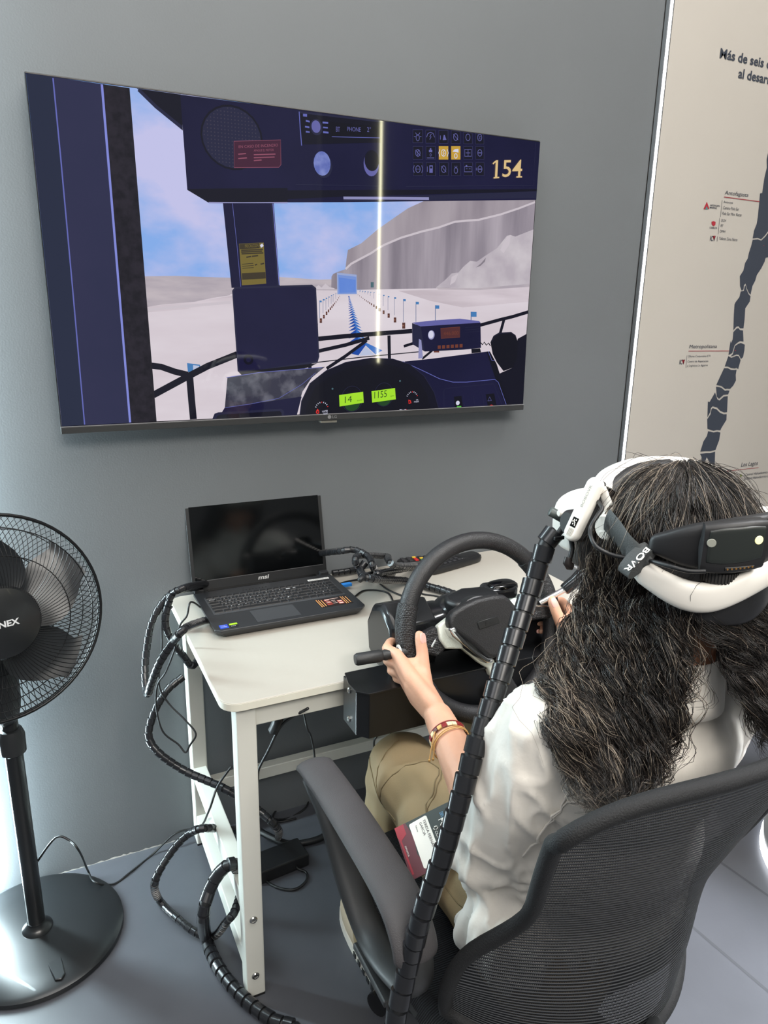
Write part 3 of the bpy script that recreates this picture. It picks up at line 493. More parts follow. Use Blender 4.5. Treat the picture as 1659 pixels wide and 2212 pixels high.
# radio set with hand microphone
sp('navy_l', [(857.8, 241), (885.2, 232.7), (898.5, 168.3), (860.4, 187.6)]); sp('icon', [(857.8, 241.9), (924.6, 248.3), (1001.2, 253.1), (1062.2, 247.5), (1067.9, 242.3), (960.7, 237.3), (885.2, 231.9)]); sp('navy', [(884.2, 232.7), (960.7, 237.3), (1066.7, 243.1), (1072.5, 176.5), (1016, 172.1), (897.5, 168.4)])
scirc('grey_l', A(910, 1447), 10, 12); scirc('white', A(908, 1445), 8, 10); sp('disp', [(943.2, 227.8), (1002.3, 231.9), (1003.7, 205.2), (945.9, 201.9)]); sline('brown', [(943.2, 227.8), (1002.3, 231.9), (1003.7, 205.2), (945.9, 201.9)], 1.2, True)
stext('brown', '446.000', (952.7, 209.7), (999.2, 211.8), 9.5)
for k in range(6): sp('brown', [A(948+k*26, 1510-k*1.6), A(966+k*26, 1509-k*1.6), A(966+k*26, 1529-k*1.6), A(948+k*26, 1530-k*1.6)])
sp('grey_l', [(879.3, 201.2), (886.4, 197.7), (893, 151.5), (879, 150.4)]); sp('black', [(1041.4, 174.1), (1069.3, 175.6), (1073.2, 164.8), (1043.1, 162.4)])
for yy in (1400, 1414, 1428): sline('navy_l', [A(1110, yy+3), A(1198, yy-3)], 1)
sp('black', [(1102, 191.6), (1110.7, 208.6), (1126.6, 216.7), (1168.1, 219), (1184, 210.3), (1192.9, 191.1), (1193.3, 149.7), (1184.1, 122), (1150.8, 112.4), (1126.7, 136.8), (1111.2, 159.9)]); sline('navy_l', [(1106.4, 191.6), (1113.5, 207.3), (1127.9, 214.9), (1167.7, 217.1), (1181.8, 209.4)], 1.2)
sline('black', [(1068.3, 191.7), (1076.8, 185), (1081.8, 191.7), (1089.4, 183.6), (1095.6, 189.4), (1102.6, 181.7)], 3)
# instruments
for c, r in ((A(437, 1828), 29), (A(627, 1802), 27)): scirc('lcd_glow', (c[0], c[1]-8), r*.8, r*.8, 20); sring('navy_l', c, r, 1.3, r*1.13)
sp('lcd', [(654.3, 62.8), (720.8, 69.1), (723, 41), (655.7, 33.8)]); sp('lcd', [(744.6, 69.6), (812.2, 75.7), (815.4, 46.2), (746.9, 40.1)])
stext('lcd_ink', '14', (670, 42.2), (689.5, 44), 16.2)
stext('lcd_ink', '1155', (753, 50.3), (788.7, 53.3), 17.3)
stext('lcd_ink', 'km/h', (704.5, 45.2), (717.7, 46.4), 3.9)
stext('lcd_ink', 'rpm', (798.5, 52.1), (809.3, 53), 3.9)
for cc, r, a0, a1, mm in ((A(257, 1888), 15.5, 20, 160, 'white'), (A(795, 1822), 14.5, 20, 160, 'white'), (A(740, 1930), 9, 30, 150, 'white')):
    for k in range(9):
        a = math.radians(a0+(a1-a0)*k/8); sline('red' if k in (0, 4) else mm, [(cc[0]+r*math.cos(a), cc[1]+r*math.sin(a)), (cc[0]+(r+3.2)*math.cos(a), cc[1]+(r+3.2)*math.sin(a))], 1.7)
sp('red', [(596.1, 31.2), (600.1, 24.7), (600, 19.6), (595.9, 14.3), (591.5, 20), (591.5, 25.1)]); sp('black', [(594.2, 24.1), (597.8, 24.4), (597.8, 21), (594.2, 20.7)]); sp('red', [(852.3, 43.9), (859.4, 41.9), (861.6, 34.7), (853.6, 32.3)]); sp('black', [(854.4, 40.3), (857.9, 39.3), (858.5, 35.7), (855, 34.9)])
stext('white', 'WATER', (607.7, 20.6), (623.1, 22), 4.7)
stext('white', 'TEMP', (610.4, 14.9), (623.1, 16), 4.3)
stext('white', 'OIL', (875.6, 40.4), (882.7, 41), 3.6)
stext('white', 'PRESS', (869.7, 35.3), (883.8, 36), 3.6)
scirc('teal', A(320, 1767), 2.6, None, 8); scirc('teal', A(722, 1721), 2.6, None, 8)
part('screen', G().box((TX+TW/2, -.0548, TZ+.0165+(TH-.0195)/2), (TW-.004, .0009, TH-.0195)), mat('screen_glass', (6, 6, 8), .12), tv, 0)
scr = link('screen_picture', sg.mesh('screen_picture'), SMS, tv, 0, mi=sg.mi)

# ================================================================ desk
M_TOP = mat('desk_white', (170, 165, 156), .38, var=.01, vscale=30); M_LEG = mat('desk_metal', (204, 204, 196), .42, bump=.03, bscale=600); M_EDGE = mat('desk_edge', (212, 210, 196), .5)
M_BLK = mat('rubber_black', (18, 18, 19), .6); M_STEEL = mat('steel', (190, 190, 188), .25, 1.0)
ZT = .7292; DX0, DX1, DY0, DY1 = .2663, 1.2756, -.58, -.004
desk = thing('desk', (.77, -.3, 0), 'white office desk with metal frame legs standing against the grey wall', 'desk')
def rrect(x0, x1, y0, y1, r, n=6):
    o = []
    for cx, cy, a0 in ((x1-r, y1-r, 0), (x0+r, y1-r, 90), (x0+r, y0+r, 180), (x1-r, y0+r, 270)):
        for k in range(n+1): a = math.radians(a0+90*k/n); o.append((cx+r*math.cos(a), cy+r*math.sin(a)))
    return o
part('tabletop', G().prism(rrect(DX0, DX1, DY0, DY1, .035), .018, z0=ZT-.018), M_TOP, desk, 40, .0015)
part('edge_band', G().prism(rrect(DX0-.0008, DX1+.0008, DY0-.0008, DY1+.0008, .0355), .0145, z0=ZT-.0165), M_EDGE, desk, 40)
LW = .040; lx0, lx1 = .293, 1.235; lf, lr_ = -.563, -.046
def leg(x, y, back):
    g = G(); g.box((x+LW/2, y+LW/2*(1 if not back else -1), .358), (LW, LW, .706)); o = part('leg', g, M_LEG, desk, 0, .003)
    part('foot_cap', G().box((x+LW/2, y+LW/2*(1 if not back else -1), .004), (LW-.002, LW-.002, .008)), M_BLK, o, 0)
    if not back:
        for z in (.208, .060):
            g = G(); g.lathe([(.0085, 0), (.0085, .002), (.0065, .004), (.004, .0042), (.0035, .0025), (0, .0025)], (x+LW*.47, y, z), (0, -1, 0), 14); part('bolt', g, M_STEEL, o, 30)
    return o
leg(lx0, lf, 0); leg(lx1-LW, lf, 0); leg(lx0, -.006, 1); leg(lx1-LW, -.006, 1)
part('apron', G().box(((lx0+lx1)/2, lf+.018, .684), (lx1-lx0-2*LW+.004, .02, .05)), M_LEG, desk, 0, .002)
part('apron', G().box(((lx0+lx1)/2, -.03, .684), (lx1-lx0-2*LW+.004, .02, .05)), M_LEG, desk, 0, .002)
for x in (lx0+LW/2, lx1-LW/2):
    part('side_apron', G().box((x, (lf-.006)/2, .686), (.02, lf*-1-2*LW, .045)), M_LEG, desk, 0, .002)
    for z in (.225, .075): part('side_rail', G().box((x, (lf-.006)/2, z), (.034, -lf-2*LW+.002, .045)), M_LEG, desk, 0, .002)
part('rear_rail', G().box(((lx0+lx1)/2, -.035, .180), (lx1-lx0-2*LW+.004, .03, .035)), M_LEG, desk, 0, .002)
# ================================================================ laptop
M_LAP = mat('laptop_black', (38, 39, 42), .42, var=.03); M_LAP2 = mat('laptop_lid', (24, 25, 27), .4); M_GLASS = mat('laptop_glass', (5, 6, 7), .1); M_KEY = mat('key_black', (20, 20, 23), .5); M_KEYE = mat('key_well', (60, 61, 64), .5)
lap = thing('laptop', (.503, -.18, ZT), 'open black gaming laptop with a dark blank screen on the white desk', 'laptop')
lx, lX, ly, lY = .318, .684, -.302, -.052; zb = ZT+.002; zh = ZT+.023
def lapbase(a, b, c): return (a, b, c)
g = G(); pr = [(lx+.004, lY), (lX-.004, lY), (lX, lY-.01), (lX, ly+.012), (lX-.012, ly), (lx+.012, ly), (lx, ly+.012), (lx, lY-.01)]
top = [(x, y, zh) for x, y in pr]; bot = [(x+(.012 if x < .5 else -.012), y+(.012 if y < -.2 else 0), zb) for x, y in pr]; mid = [(x, y, zh-.006) for x, y in pr]
n = 8; g.add(bot+mid+top, [tuple(range(n))[::-1], tuple(range(2*n, 3*n))]+[(i, (i+1) % n, n+(i+1) % n, n+i) for i in range(n)]+[(n+i, n+(i+1) % n, 2*n+(i+1) % n, 2*n+i) for i in range(n)])
part('base', g, M_LAP, lap, 25, .0012)
part('keyboard_tray', G().box((.501, -.1555, zh+.0002), (.330, .112, .0006)), M_KEYE, lap, 0)
# keys: six rows, one mesh per key width
KW = .0172; rows_ = [[1]*19, [1]*13+[1.7]+[1.0]*4, [1.5]+[1]*12+[1.2]+[1]*4, [1.75]+[1]*11+[1.95]+[1]*4, [2.2]+[1]*10+[1.5]+[1]+[1]*4, [1.3, 1, 1, 5.6, 1, 1, 1, 1.1, 1]+[1]*2+[1.7]]
kmesh = {}
for r_, row in enumerate(rows_):
    tot = sum(row); sc_ = .326/tot; x = .338; y = -.1075-r_*.0178; dep = .0148 if r_ else .0105
    for wk in row:
        w = wk*sc_; key = (round(w, 4), dep)
        if key not in kmesh:
            g = G(); a, b = w/2-.0012, dep/2; g.add([(-a, -b, 0), (a, -b, 0), (a, b, 0), (-a, b, 0), (-a+.0012, -b+.0012, .0022), (a-.0012, -b+.0012, .0022), (a-.0012, b-.0012, .0022), (-a+.0012, b-.0012, .0022)], [(4, 5, 6, 7), (0, 1, 5, 4), (1, 2, 6, 5), (2, 3, 7, 6), (3, 0, 4, 7)])
            me = g.mesh('key'); me.materials.append(M_KEY); kmesh[key] = me
        o = bpy.data.objects.new('key', kmesh[key]); COL.objects.link(o); o.parent = lap; o.location = Vector((x+w/2, y, zh+.0005))-lap.location; x += w
M_LEGEND = mat('key_legend', (190, 190, 192), .5)
g = G()
for r_, s in enumerate(('~1234567890-=', 'QWERTYUIOP[]', 'ASDFGHJKL;', 'ZXCVBNM,./')):
    xs = .343+(.0, .026, .031, .040)[r_]
    for k, ch in enumerate(s): add_text(g, ch, (xs+k*.01775, -.1305-r_*.0178+.004, zh+.0029), (1, 0, 0), (0, 1, 0), None, .0042)
for k in range(3):
    for j in range(4): add_text(g, '789456123'[(j*3+k) % 9], (.600+.018*k, -.1305-j*.0178+.004, zh+.0029), (1, 0, 0), (0, 1, 0), None, .0042)
part('key_legends', g, M_LEGEND, lap, 0, fixn=False)
# grey front bevel lines of the key wells
part('touchpad', G().box((.470, -.254, zh+.0003), (.105, .068, .0008)), mat('touchpad', (56, 57, 60), .45), lap, 0)
part('vent_dots', (lambda g: [g.box((.438+.0085*k, -.084, zh+.0004), (.0022, .0022, .0006)) for k in range(8)] and g)(G()), M_KEY, lap, 0)
# lid
hl = Vector((0, .213, .977)).normalized(); hn = Vector((0, -.977, .213)).normalized(); LH = .238; o_ = Vector((lx+.002, lY+.006, zh-.006)); LWd = .361
def lid(a, b, c): return o_+Vector((1, 0, 0))*a+hl*b+hn*c
part('lid', G().prism([(0, 0), (LWd, 0), (LWd, LH-.006), (LWd-.008, LH), (LWd*.72, LH+.004), (LWd*.28, LH+.004), (.008, LH), (0, LH-.006)], -.006, lid), M_LAP2, lap, 25, .001)
part('display_panel', G().prism([(.009, .030), (LWd-.009, .030), (LWd-.009, LH-.009), (.009, LH-.009)], .0004, lid), M_GLASS, lap, 0)
part('chin_trim', G().prism([(.009, .0285), (LWd-.009, .0285), (LWd-.009, .0297), (.009, .0297)], .0008, lid), mat('trim_dull', (84, 84, 86), .4), lap, 0)
g = G(); add_text(g, 'msi', lid(LWd*.47, .0125, .0006), (1, 0, 0), hl, .030, .0105, shear=.18, bold=.03); part('maker_logo', g, mat('logo_silver', (170, 170, 170), .4), lap, 0, fixn=False)
part('webcam', G().lathe([(.0022, 0), (.0022, .0005)], lid(LWd/2, LH-.0045, .0001), hn, 10), M_GLASS, lap, 0)
for a in (.001, LWd-.026): part('hinge', G().box((o_.x+a+.012, lY-.003, zh+.003), (.024, .016, .012)), M_LAP, lap, 0, .002)
part('hinge_gap', G().box((.501, lY-.001, zh+.0005), (.29, .012, .001)), M_GLASS, lap, 0)
# stickers
part('label_sticker', G().box((.640, -.0865, zh+.0004), (.058, .0095, .0006)), mat('sticker_white', (225, 225, 222), .6), lap, 0)
g = G(); add_text(g, 'NOTEBOOK 04', (.614, -.0893, zh+.0009), (1, 0, 0), (0, 1, 0), .052, .0052); part('label_text', g, M_KEY, lap, 0, fixn=False)
part('spec_sticker', G().box((.622, -.244, zh+.0003), (.082, .050, .0005)), mat('sticker_dark', (30, 22, 22), .4), lap, 0)
g = G(); MS = [mat('sticker_gold', (214, 150, 90), .5), mat('sticker_text', (205, 178, 168), .5), mat('sticker_red', (150, 60, 50), .5)]
for k, x in enumerate((.5835, .5885, .595, .647, .652, .659)): g.box((x, -.244, zh+.0007), (.0018, .046-.004*(k % 3), .0003), mi=0)
for k in range(4): g.box((.6075, -.230-.009*k, zh+.0007), (.014, .0052, .0003), mi=2)
g.box((.636, -.252, zh+.0007), (.013, .022, .0003), mi=2)
for x, y, w, h in ((.608, -.231, .011, .002), (.608, -.240, .010, .0014), (.608, -.246, .012, .0014), (.622, -.238, .010, .0014), (.622, -.246, .009, .0014), (.622, -.254, .011, .0014), (.636, -.246, .010, .005), (.636, -.258, .010, .006), (.621, -.227, .036, .002)): g.box((x, y, zh+.0009), (w, h, .0003), mi=1)
part('spec_print', g, MS, lap, 0)
part('cpu_sticker', G().box((.341, -.282, zh+.0003), (.019, .020, .0005)), mat('sticker_blue', (40, 70, 170), .4), lap, 0)
g = G(); add_text(g, 'intel', (.335, -.278, zh+.0007), (1, 0, 0), (0, 1, 0), .010, .0035); add_text(g, 'CORE', (.334, -.286, zh+.0007), (1, 0, 0), (0, 1, 0), .013, .0040); part('cpu_text', g, M_LEGEND, lap, 0, fixn=False)
part('gpu_sticker', G().box((.3635, -.282, zh+.0003), (.019, .020, .0005)), M_KEY, lap, 0); part('gpu_band', G().box((.3635, -.2765, zh+.0007), (.018, .008, .0004)), mat('sticker_green', (150, 200, 40), .4), lap, 0)
g = G(); add_text(g, 'RTX', (.357, -.289, zh+.0007), (1, 0, 0), (0, 1, 0), .010, .0045); part('gpu_text', g, M_LEGEND, lap, 0, fixn=False)
# ================================================================ two remote controls
M_REM = mat('remote_black', (22, 22, 24), .35); M_BTN = mat('remote_button', (50, 50, 54), .5)
def remote(loc, rz, L, w, label, colors, t0=.02):
    t = thing('remote_control', loc, label, 'remote control', 'television remotes on the desk'); R = Matrix.Rotation(rz, 3, 'Z'); c = Vector(loc)
    g = G(); g.ell((0, 0, 0), (L/2, w/2, t0/2), None, .35, 28, 8); g.v = [tuple(R @ Vector(v)+c+Vector((0, 0, t0/2))) for v in g.v]; part('shell', g, M_REM, t, 50)
    g = G(); g.ell((0, 0, 0), (L*.2, w*.42, .005), None, .5, 16, 6); g.v = [tuple(R @ (Vector(v)+Vector((L*.27, 0, 0)))+c+Vector((0, 0, t0-.002))) for v in g.v]; part('palm_swell', g, M_REM, t, 50)
    for i in range(9):
        for j in range(3):
            p = R @ Vector((-L*.42+i*L*.092, (j-1)*w*.28, 0))+c; k = i*3+j
            m = M_BTN
            if i in colors and j in colors[i]: m = mat('button_'+colors[i][j], {'red': (190, 40, 40), 'green': (60, 160, 70), 'yellow': (220, 180, 60), 'white': (190, 190, 190)}[colors[i][j]], .5)
            o = part('button', G().box(p+Vector((0, 0, t0+.0004)), (L*.05, w*.15, .003), R), m, t, 0)
    return t
remote((1.005, -.04, ZT+.0005), math.radians(-6), .20, .046, 'black remote control with coloured buttons, nearer the wall on the desk', {2: {0: 'red', 1: 'red', 2: 'yellow'}, 3: {0: 'green', 1: 'yellow'}, 7: {1: 'white'}})
remote((1.055, -.088, ZT+.0005), math.radians(14), .205, .046, 'curved black remote control lying in front of the other remote', {8: {1: 'red'}, 1: {1: 'white'}}, .024)
# ================================================================ pedestal fan
M_FAN = mat('fan_black', (24, 26, 28), .3, coat=.1); M_FANM = mat('fan_matt', (34, 36, 38), .45); M_WIRE = mat('wire_black', (30, 31, 33), .3, .5); M_CHR = mat('chrome', (222, 222, 222), .22, 1.0)
fan = thing('pedestal_fan', (-.11, -.197, 0), 'black pedestal fan with round wire guard and glossy round base at the left', 'fan')
g = G(); g.lathe([(.186, 0), (.19, .004), (.189, .014), (.178, .020), (.12, .026), (.06, .032), (0, .034)], (-.11, -.197, 0), (0, 0, 1), 64); part('base', g, M_FAN, fan, 40)
g = G(); c = (-.11, -.197)
for a0, s in ((-1.75, 1), ):
    g.prism([(c[0]+.004, c[1]-.04), (c[0]+.026, c[1]-.05), (c[0]+.046, c[1]-.10), (c[0]+.052, c[1]-.155), (c[0]+.044, c[1]-.168), (c[0]+.03, c[1]-.165), (c[0]+.018, c[1]-.12)], .005, z0=.0215)
part('base_rib', g, M_FAN, fan, 40, .003)
g = G(); g.lathe([(.034, .030), (.033, .036), (.027, .042), (.021, .050), (.021, .055)], (-.11, -.2, 0), (0, 0, 1), 28); part('base_collar', g, M_CHR if False else M_FAN, fan, 40)
part('pole', G().lathe([(.0185, .04), (.0185, .52), (.0165, .52), (.0165, .60)], (-.11, -.2, 0), (0, 0, 1), 28), M_FAN, fan, 40)
part('pole_clamp', G().lathe([(.020, .50), (.026, .505), (.027, .545), (.022, .56), (.018, .562)], (-.11, -.2, 0), (0, 0, 1), 24), M_FANM, fan, 40)
g = G(); g.ell((-.115, -.205, .66), (.034, .04, .085), None, .8, 20, 14); part('control_housing', g, M_FANM, fan, 60)
fc = Vector((-0.102, -0.32, 0.864)); fa = Vector((.30, -.93, .16)).normalized(); fx = Vector((0, 0, 1)).cross(fa).normalized() ; fx = -fx if fx.x < 0 else fx; fz = fa.cross(fx); fz = -fz if fz.z < 0 else fz
g = G(); g.tube([fc-fa*.17, fc-fa*.155, fc-fa*.08, fc-fa*.05], [.03, .055, .06, .058], 24); part('motor_housing', g, M_FANM, fan, 40)
part('neck', G().tube([Vector((-.112, -.203, .70)), fc-fa*.10-Vector((0, 0, .03))], [.022, .03], 14), M_FANM, fan, 60)
def fp(r, a, d): return fc+(fx*math.cos(a)+fz*math.sin(a))*r+fa*d
RF = .200
for s, nm, hub in ((1, 'front_guard', .066), (-1, 'rear_guard', .062)):
    g = G(); N = 104
    for k in range(N):
        a = 2*PI*k/N; tw = .30*s; pr = []
        for j in range(8):
            t = j/7; r = hub+(RF-hub)*t; d = s*(.045*(1-t**3.2)) ; pr.append(fp(r, a+tw*t, d+.004*s))
        g.tube(pr, .00085, 4, cap=False)
    o = part(nm, g, M_WIRE, fan, 180, fixn=False); o['kind'] = 'stuff'
    for rr, d in ((.125, .038), (.175, .022)):
        g = G(); g.tube([fp(rr, 2*PI*k/48, s*d+.004*s) for k in range(48)], .0011, 5, True); part('guard_ring', g, M_WIRE, o, 180, fixn=False)
for d in (.004, -.004): g = G(); g.tube([fp(RF, 2*PI*k/64, d) for k in range(64)], .0036, 8, True); part('guard_rim', g, M_WIRE, fan, 180)
g = G(); g.lathe([(.068, .036), (.070, .044), (.066, .051), (.05, .055), (0, .057)], fc, fa, 40); hb = part('guard_badge', g, M_FAN, fan, 40)
g = G(); add_text(g, 'NEX', fc+fa*.0575-fx*.010-fz*.006, fx, fz, .036, .012, bold=.03); part('badge_text', g, mat('fan_text', (205, 208, 210), .4), hb, 0, fixn=False)
for b in range(5):
    a0 = 2*PI*b/5; g = G()
    def bl(u, v, a0=a0):
        r = .035+.145*u; sp_ = .30+.42*math.sin(PI*min(1, u*1.05+.08)); a = a0+.55*u+(v-.5)*sp_*1.6; return fp(r, a, (v-.5)*-.045+.004)
    g.grid(bl, 10, 8); part('blade', g, mat('blade_grey', (38, 41, 44), .3), fan, 180)
part('blade_hub', G().lathe([(.036, -.02), (.036, .018), (.02, .022), (0, .022)], fc, fa, 24), M_FANM, fan, 40)
# ================================================================ cables at the desk
wrap_cable('cable_bundle', cr([(.36, -.028, .762), (0.272, -0.207, 0.829), (0.234, -0.195, 0.806), (0.199, -0.204, 0.761), (0.18, -0.219, 0.703), (0.17, -0.24, 0.658), (0.166, -0.27, 0.628), (0.165, -0.312, 0.641), (0.169, -0.338, 0.675), (0.185, -0.381, 0.744), (0.21, -0.411, 0.799), (0.231, -0.429, 0.83), (.306, -.222, ZT+.018), (.326, -.216, ZT+.016)], 8), .0085, 'spiral-wrapped cable looping off the left desk edge into the side of the laptop', seed=1)
wrap_cable('cable_bundle', cr([(.345, -.03, .755), (0.255, -0.196, 0.819), (0.233, -0.206, 0.79), (0.225, -0.214, 0.749), (0.236, -0.221, 0.71), (0.259, -0.211, 0.666), (0.288, -0.191, 0.627), (.36, -.03, .63)], 8), .0085, 'inner spiral-wrapped cable tucked under the left rear corner of the desk', seed=2)
wrap_cable('cable_bundle', cr([(0.258, -0.205, 0.608), (0.217, -0.215, 0.586), (0.184, -0.225, 0.541), (0.168, -0.234, 0.49), (0.186, -0.254, 0.452), (0.237, -0.281, 0.408), (0.29, -0.324, 0.388), (0.324, -0.357, 0.375), (0.382, -0.378, 0.322), (0.421, -0.39, 0.269), (.50, -.13, .02)], 8), .0092, 'spiral-wrapped cable hanging in an S from the desk past the rear leg to the floor', seed=3)
wrap_cable('cable_bundle', cr([(.42, -.10, .045), (0.279, -0.308, 0.258), (0.237, -0.287, 0.242), (0.192, -0.288, 0.206), (0.149, -0.298, 0.145), (0.164, -0.222, 0.02), (0.195, -0.297, 0.018), (0.227, -0.356, 0.018), (0.262, -0.384, 0.02), (0.269, -0.504, 0.168), (0.293, -0.493, 0.186), (.36, -.33, .14)], 8), .0092, 'spiral-wrapped cable lying in a loop on the floor through the desk side frame', seed=4)
# thin cords
for pts, r, lab in (
 ([(.322, -.128, ZT+.012), (0.271, -0.283, 0.824), (0.258, -0.301, 0.801), (0.242, -0.3, 0.78), (0.23, -0.293, 0.727), (0.212, -0.26, 0.658), (0.194, -0.241, 0.618), (0.188, -0.243, 0.563), (0.197, -0.254, 0.506), (0.227, -0.267, 0.473), (0.24, -0.279, 0.455), (0.251, -0.279, 0.471), (0.266, -0.279, 0.497), (0.247, -0.26, 0.527), (0.217, -0.235, 0.563), (0.2, -0.223, 0.61), (0.213, -0.215, 0.694), (0.22, -0.209, 0.759), (0.243, -0.21, 0.79)], .0022, 'thin black power cord looping down beside the rear desk leg'),
 ([(0.327, -0.359, 0.445), (0.293, -0.357, 0.399), (0.274, -0.345, 0.335), (0.302, -0.05, 0.065), (0.24, -0.03, 0.049), (0.176, -0.031, 0.004), (0.11, -0.076, 0.004), (0.067, -0.1, 0.004), (0.024, -0.108, 0.034), (0.011, -0.059, 0.034), (-0.003, -0.26, 0.253), (-0.021, -0.243, 0.277), (-0.049, -0.228, 0.282), (-.096, -.19, .20)], .0026, 'black mains cord running from the fan pole along the floor to the desk'),
 ([(.56, -.05, .69), (0.498, -0.365, 0.542), (0.514, -0.369, 0.479), (0.519, -0.378, 0.422), (0.515, -0.374, 0.356), (0.525, -0.373, 0.301), (0.658, -0.073, 0.004), (0.691, -0.099, 0.004)], .0024, 'thin black cord hanging straight down behind the desk front rail'),
 ([(0.433, -0.578, 0.685), (0.403, -0.504, 0.615), (0.386, -0.454, 0.528), (0.373, -0.421, 0.465), (0.371, -0.4, 0.417), (.42, -.10, .25), (.45, -.09, .10), (0.54, -0.042, 0.004), (0.619, -0.021, 0.004), (0.643, 0.039, 0.004), (0.579, 0.032, 0.004), (0.522, -0.011, 0.004), (0.525, -0.046, 0.004), (0.578, -0.054, 0.004)], .0030, 'black plug lead hanging under the desk and coiled on the floor by the wall'),
 ([(0.462, -0.071, 0.012), (0.518, -0.151, 0.012), (0.592, -0.171, 0.012), (0.653, -0.157, 0.012), (0.745, -0.145, 0.012)], .009, 'thick black cable lying across the floor under the desk'),
 ([(0.559, -0.599, 0.626), (0.583, -0.595, 0.604), (0.582, -0.571, 0.569), (0.594, -0.555, 0.528), (0.605, -0.572, 0.563), (0.615, -0.578, 0.597), (.66, -.35, .70)], .0024, 'short black lead looping out below the black wheel box'),
): cord('loose_cable', pts, r, lab)
part_plug = cord('plug', [(0.394, -0.514, 0.644), (0.39, -0.507, 0.623), (0.387, -0.49, 0.597)], [.011]*13, 'black mains plug hanging below the desk front rail', cat='plug')
# laptop right side leads, coils on the desk
wrap_cable('cable_bundle', cr([(.67, -.02, .80), (0.659, -0.193, 0.862), (0.691, -0.207, 0.865), (0.712, -0.244, 0.857), (0.709, -0.281, 0.842), (.800, -.100, .752), (0.673, -0.312, 0.834), (0.648, -0.335, 0.835)], 8), .0085, 'spiral-wrapped cable arching over the back of the desk beside the laptop', seed=5)
wrap_cable('cable_bundle', cr([(.70, -.035, ZT+.014), (.76, -.035, ZT+.014), (.80, -.022, ZT+.016), (0.681, -0.245, 0.84), (0.696, -0.224, 0.855), (.87, -.022, .765), (0.76, -0.258, 0.848), (0.765, -0.286, 0.84), (.94, -.075, ZT+.013), (0.712, -0.298, 0.83), (.855, -.10, ZT+.012)], 8), .0085, 'coil of spiral-wrapped cable lying on the desk near the wall', seed=6)
wrap_cable('cable_bundle', cr([(0.702, -0.253, 0.846), (0.684, -0.261, 0.831), (0.68, -0.328, 0.833), (.86, -.165, ZT+.013), (.895, -.22, ZT+.013), (.93, -.29, ZT+.013), (.945, -.36, ZT+.013), (.93, -.42, ZT+.02)], 8), .0098, 'spiral-wrapped cable running along the desk to the steering wheel unit', seed=7)
for pts, r, lab in (
 ([(.70, -.19, ZT+.003), (.745, -.16, ZT+.003), (.79, -.20, ZT+.003), (.765, -.30, ZT+.003), (.76, -.38, ZT+.003), (.74, -.45, ZT+.003)], .0022, 'thin black cord on the desk from the laptop to the wheel housing'),
 ([(.80, -.12, ZT+.003), (.80, -.18, ZT+.003), (.82, -.27, ZT+.003), (.78, -.36, ZT+.003), (.765, -.45, ZT+.003)], .0022, 'second thin black cord curving beside the first to the wheel housing'),
 ([(.865, -.19, ZT+.003), (.87, -.24, ZT+.003), (.90, -.28, ZT+.003), (.875, -.35, ZT+.003), (.86, -.43, ZT+.003)], .0022, 'wavy thin cord on the desk just left of the wheel rim'),
 ([(.686, -.115, ZT+.012), (.72, -.10, ZT+.010), (.76, -.095, ZT+.008), (.80, -.10, ZT+.012)], .003, 'black lead plugged into the right side of the laptop')):
    cord('cable', pts, r, lab, 8)
o = part('cable_plug', G().box((.703, -.128, ZT+.013), (.028, .014, .008), Matrix.Rotation(.1, 3, 'Z')), mat('usb_blue', (40, 130, 215), .35), None, 0, .001); tag(o, 'bright blue plug in the right side of the laptop', 'plug')
pb = thing('power_adapter', (.48, -.17, 0), 'black power adapter brick on the floor behind the front desk leg', 'power adapter')
R = Matrix.Rotation(.1, 3, 'Z'); cb = Vector((0.472, -0.214, 0.02))
pb.location = (cb.x, cb.y, 0)
part('brick', G().box((cb.x, cb.y, .02), (.15, .075, .038), R), M_CORE, pb, 0, .004)
part('lead', G().tube(cr([cb+Vector((.075, .0, .0)), (0.513, -0.245, 0.012), (0.532, -0.27, 0.006), (0.519, -0.299, 0.005), (0.483, -0.311, 0.005), (0.448, -0.288, 0.005), (0.423, -0.246, 0.005)], 6), .0034, 6), M_CORE, pb, 180)

# ================================================================ driving simulator wheel unit
M_LEA = mat('leather_black', (30, 30, 32), .42, bump=.5, bscale=520); M_PLA = mat('plastic_black', (24, 25, 27), .42, bump=.08, bscale=500); M_PLG = mat('plastic_gloss', (26, 27, 29), .2)
M_SILV = mat('silver_mesh', (226, 232, 222), .42, .25, var=.06, vscale=300, bump=.3, bscale=900); M_BOX = mat('box_black', (17, 18, 20), .3, var=.1); M_CHROME = mat('chrome', (222, 222, 222), .22, 1.0); M_SILVE = mat('spoke_edge', (60, 62, 62), .35, .6)
def grip_mat():
    m = mat('grip_weave', (30, 30, 32), .4); nt = m.node_tree; b = nt.nodes['Principled BSDF']; tc = nt.nodes.new('ShaderNodeTexCoord')
    v = nt.nodes.new('ShaderNodeTexVoronoi'); v.inputs['Scale'].default_value = 330; v.inputs['Randomness'].default_value = .25
    bp = nt.nodes.new('ShaderNodeBump'); bp.inputs['Strength'].default_value = .9; bp.inputs['Distance'].default_value = .002; bp.invert = True
    nt.links.new(tc.outputs['Object'], v.inputs['Vector']); nt.links.new(v.outputs['Distance'], bp.inputs['Height']); nt.links.new(bp.outputs['Normal'], b.inputs['Normal']); return m
M_GRIP = grip_mat()
CW = Vector((.78, -.655, .83)); tl = math.radians(18); E1 = Vector((1, 0, 0)); E2 = Vector((0, math.sin(tl), math.cos(tl))); EN = Vector((0, -math.cos(tl), math.sin(tl)))
def wf(a, b, c=0): return CW+E1*a+E2*b+EN*c
sim = thing('steering_wheel_unit', (.78, -.6, ZT), 'black driving simulator steering wheel with silver spokes clamped to the desk front', 'steering wheel')
RW = .173
